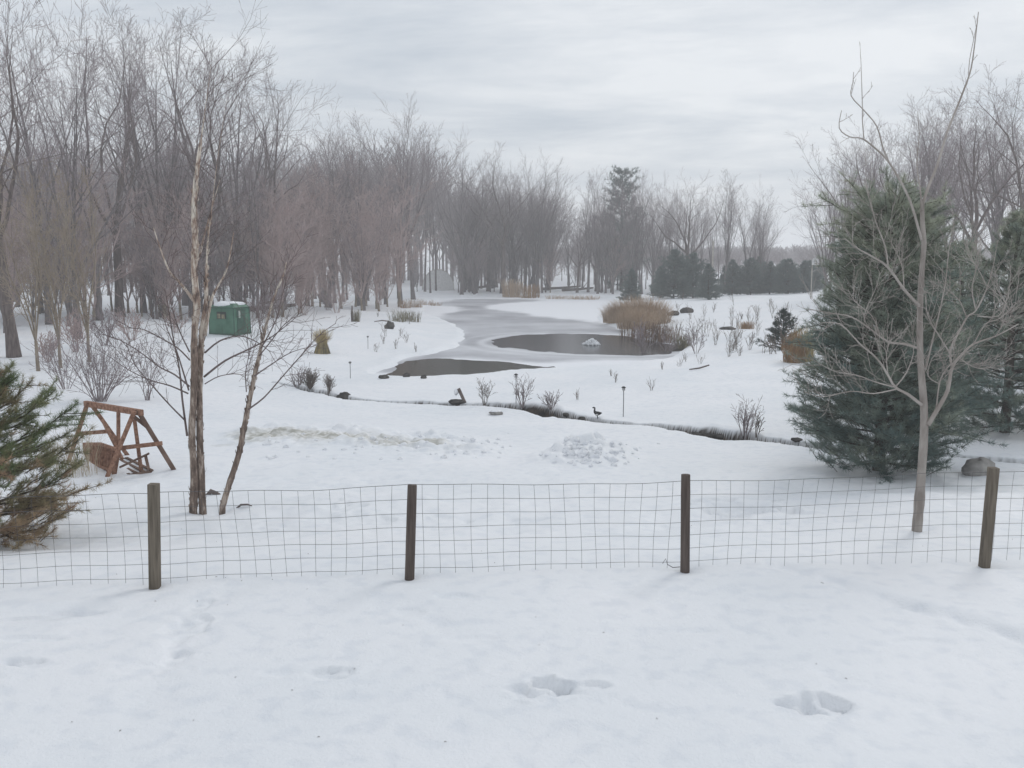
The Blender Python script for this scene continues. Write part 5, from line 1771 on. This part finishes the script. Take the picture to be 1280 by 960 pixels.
rf = link('roof', mb.mesh('roof', M['hut_green'], smooth=False), hut)
mb = rock(66, W * .40, Dp * .46, .16)
mb.v = [(max(-W * .44, min(W * .44, x * 1.25)), max(-Dp * .46, min(Dp * .46, y_ * 1.2)), z * (1.0 if z > 0 else .9)) for x, y_, z in mb.v]
link('snow_cap', mb.mesh('snow_cap', M['clean_snow']), rf, (-.02, -.02, zr + .15))
mb = MB(); mb.box((.02, -Dp / 2 - .035, 1.10), (.62, .03, .40))
wn_ = link('window', mb.mesh('window', M['hut_shade'], smooth=False), hut)
mb = MB(); mb.box((-.14, -Dp / 2 - .056, 1.06), (.22, .012, .26), bev=.003); mb.box((.16, -Dp / 2 - .056, 1.04), (.22, .012, .24), bev=.003)
link('pane', mb.mesh('pane', M['hut_window'], smooth=False), wn_)
mb = MB(); mb.box((W / 2 + .035, -.1, .72), (.03, .75, 1.35))
dr = link('door', mb.mesh('door', M['hut_green_dark'], smooth=False), hut)
mb = MB(); mb.box((W / 2 + .06, -.3, 1.15), (.025, .14, .42), bev=.004)
link('panel', mb.mesh('panel', M['hut_pale'], smooth=False), dr)

# ------------------------------------------------------------------ garden lamps
def garden_lamp(px, py, ty, label):
    b_ = ground(px, py)
    h = height_to(ty, b_)
    o = thing('garden_lamp', label, 'garden lamp', b_, 0, 1, 'stake lamps along the garden path')
    mb = MB(); mb.tube([(0, 0, -.1), (.004, 0, h * .5), (0, 0, h * .88)], [.011, .011, .011], 7)
    link('stake', mb.mesh('stake', M['black']), o)
    mb = MB(); mb.tube([(0, 0, h * .86), (0, 0, h * .87), (0, 0, h * .96)], [.02, .045, .05], 10)
    link('lamp_glass', mb.mesh('lamp_glass', M['lamp_glass']), o)
    mb = MB(); mb.tube([(0, 0, h * .955), (0, 0, h * .965), (0, 0, h)], [.06, .075, .03], 12)
    link('lamp_cap', mb.mesh('lamp_cap', M['black']), o)


garden_lamp(779, 521, 483, 'black stake lamp on the snow above the stream, nearest of the lamps')
garden_lamp(645, 506, 467, 'black stake lamp standing inside the bare shrub at the stream')
garden_lamp(438, 473, 452, 'black stake lamp right above the dry brown brush, left of the dark cove')
garden_lamp(460, 436, 420, 'small black stake lamp on the left shore between the tied sheaf and the dark rock')

# ------------------------------------------------------------------ bird figure by the stream
b_ = ground(747, 525)
bird = thing('bird_figure', 'small black and white goose figure at the edge of the stream', 'bird figure', b_, math.radians(160))
mb = MB()
body = [(-.13, 0, .15), (-.09, 0, .135), (-.02, 0, .12), (.05, 0, .13), (.09, 0, .165), (.10, 0, .21), (.088, 0, .255), (.095, 0, .285), (.125, 0, .295), (.145, 0, .288), (.175, 0, .280)]
mb.tube(body, [.008, .035, .062, .06, .042, .026, .021, .024, .026, .018, .004], 10)
bo = link('body', mb.mesh('body', M['black']), bird)
mb = rock(5, .075, .058, .045)
link('breast', mb.mesh('breast', M['white']), bird, (.03, 0, .10))
mb = MB()
for s in (-1, 1):
    mb.tube([(0, s * .025, .08), (.005, s * .025, .02), (0, s * .025, -.05)], [.007, .006, .006], 5)
link('legs', mb.mesh('legs', M['black']), bird)

# ------------------------------------------------------------------ basketball hoop, pale pole, arched shelter
b_ = on_ground(1013.5, 92)
bh = thing('basketball_hoop', 'white fan-backed basketball hoop on a pale pole beyond the right slope', 'basketball hoop', b_, math.radians(28))
h = height_to(331, b_)
mb = MB(); mb.tube([(0, 0, -.3), (0, 0, h * .6), (0, 0, h + .1)], [.06, .055, .05], 9); mb.beam((0, 0, h + .1), (0, -.38, h + .22), .07, .07)
link('pole', mb.mesh('pole', M['pole_grey']), bh)
prof_ = [(-.42, 0), (.42, 0), (.44, .30)] + [(.44 * math.cos(a), .30 + .40 * math.sin(a)) for a in np.linspace(.15, math.pi - .15, 11)] + [(-.44, .30)]
mb = MB(); npf = len(prof_)
mb.poly([(x, -.40, h + z) for x, z in prof_] + [(x, -.36, h + z) for x, z in prof_],
        [tuple(range(npf)), tuple(range(2 * npf - 1, npf - 1, -1))] + [(k, npf + k, npf + (k + 1) % npf, (k + 1) % npf) for k in range(npf)])
bk = link('backboard', mb.mesh('backboard', M['white'], smooth=False), bh)
mb = MB()
for a, b2 in (((-.16, .12), (.16, .12)), ((.16, .12), (.16, .38)), ((.16, .38), (-.16, .38)), ((-.16, .38), (-.16, .12))):
    mb.beam((a[0], -.408, h + a[1]), (b2[0], -.408, h + b2[1]), .012, .05)
link('target_square', mb.mesh('target_square', M['hut_pale'], smooth=False), bk)
mb = MB(); mb.tube([(.22 * math.cos(k / 16 * 6.2832), -.66 + .22 * math.sin(k / 16 * 6.2832), h + .10) for k in range(17)], [.016] * 17, 5, cap=False)
mb.beam((0, -.4, h + .10), (0, -.45, h + .10), .08, .05)
link('rim', mb.mesh('rim', M['swing_wood']), bh)
b_ = on_ground(548, 152)
ah = thing('hoop_shelter', 'white arched shelter half hidden by trunks beyond the left end of the pond', 'shelter', b_, math.radians(4))
h = height_to(336, b_); w2 = 19.0 / F * b_.y
mb = MB(); N_ = 18
arc = [(w2 * math.cos(a), h * math.sin(a) ** .8) for a in np.linspace(0, math.pi, N_ + 1)]
vs = [(x, -4, z - .1) for x, z in arc] + [(x, 5, z - .1) for x, z in arc]
mb.poly(vs, [(k, k + 1, N_ + 2 + k, N_ + 1 + k) for k in range(N_)] + [tuple(range(N_, -1, -1)), tuple(range(N_ + 1, 2 * N_ + 2))])
link('cover', mb.mesh('cover', M['white'], smooth=False), ah)
mb = MB()
for yy0 in (-4.05,):
    mb.tube([(x * 1.01, yy0, z * 1.01 - .08) for x, z in arc], [.05] * len(arc), 5)
link('front_rib', mb.mesh('front_rib', M['pole_grey']), ah)
b_ = on_ground(889.5, 118)
h = height_to(302, b_)
po = thing('utility_pole', 'pale bare pole rising behind the evergreen row', 'pole', b_)
mb = MB(); mb.tube([(0, 0, -.4), (.03, 0, h * .5), (0, 0, h)], [.13, .115, .10], 9)
link('shaft', mb.mesh('shaft', M['pole_grey']), po)
mb = MB(); mb.tube([(0, 0, h - .03), (0, 0, h + .05), (0, 0, h + .12)], [.13, .13, .05], 9)
link('cap', mb.mesh('cap', M['pole_grey']), po)

# ------------------------------------------------------------------ winter air
HZ = MB()
x0, x1, y0, y1, zl, zh = -5200, 5200, -40, 2700, -9, 42
HZ.poly([(x0, y0, zl), (x1, y0, zl), (x1, y1, zl), (x0, y1, zl), (x0, y0, zh), (x1, y0, zh), (x1, y1, zh), (x0, y1, zh)],
        [(3, 2, 1, 0), (4, 5, 6, 7), (0, 1, 5, 4), (1, 2, 6, 5), (2, 3, 7, 6), (3, 0, 4, 7)])
hm = bpy.data.materials.new('winter_haze'); hm.use_nodes = True
hn = hm.node_tree.nodes; hn.remove(hn['Principled BSDF'])
pv = hn.new('ShaderNodeVolumePrincipled')
pv.inputs['Color'].default_value = (.985, .985, .99, 1); pv.inputs['Density'].default_value = .0017; pv.inputs['Anisotropy'].default_value = .2
hm.node_tree.links.new(pv.outputs[0], hn['Material Output'].inputs['Volume'])
o = link('haze', HZ.mesh('haze', hm, smooth=False)); o['kind'] = 'stuff'
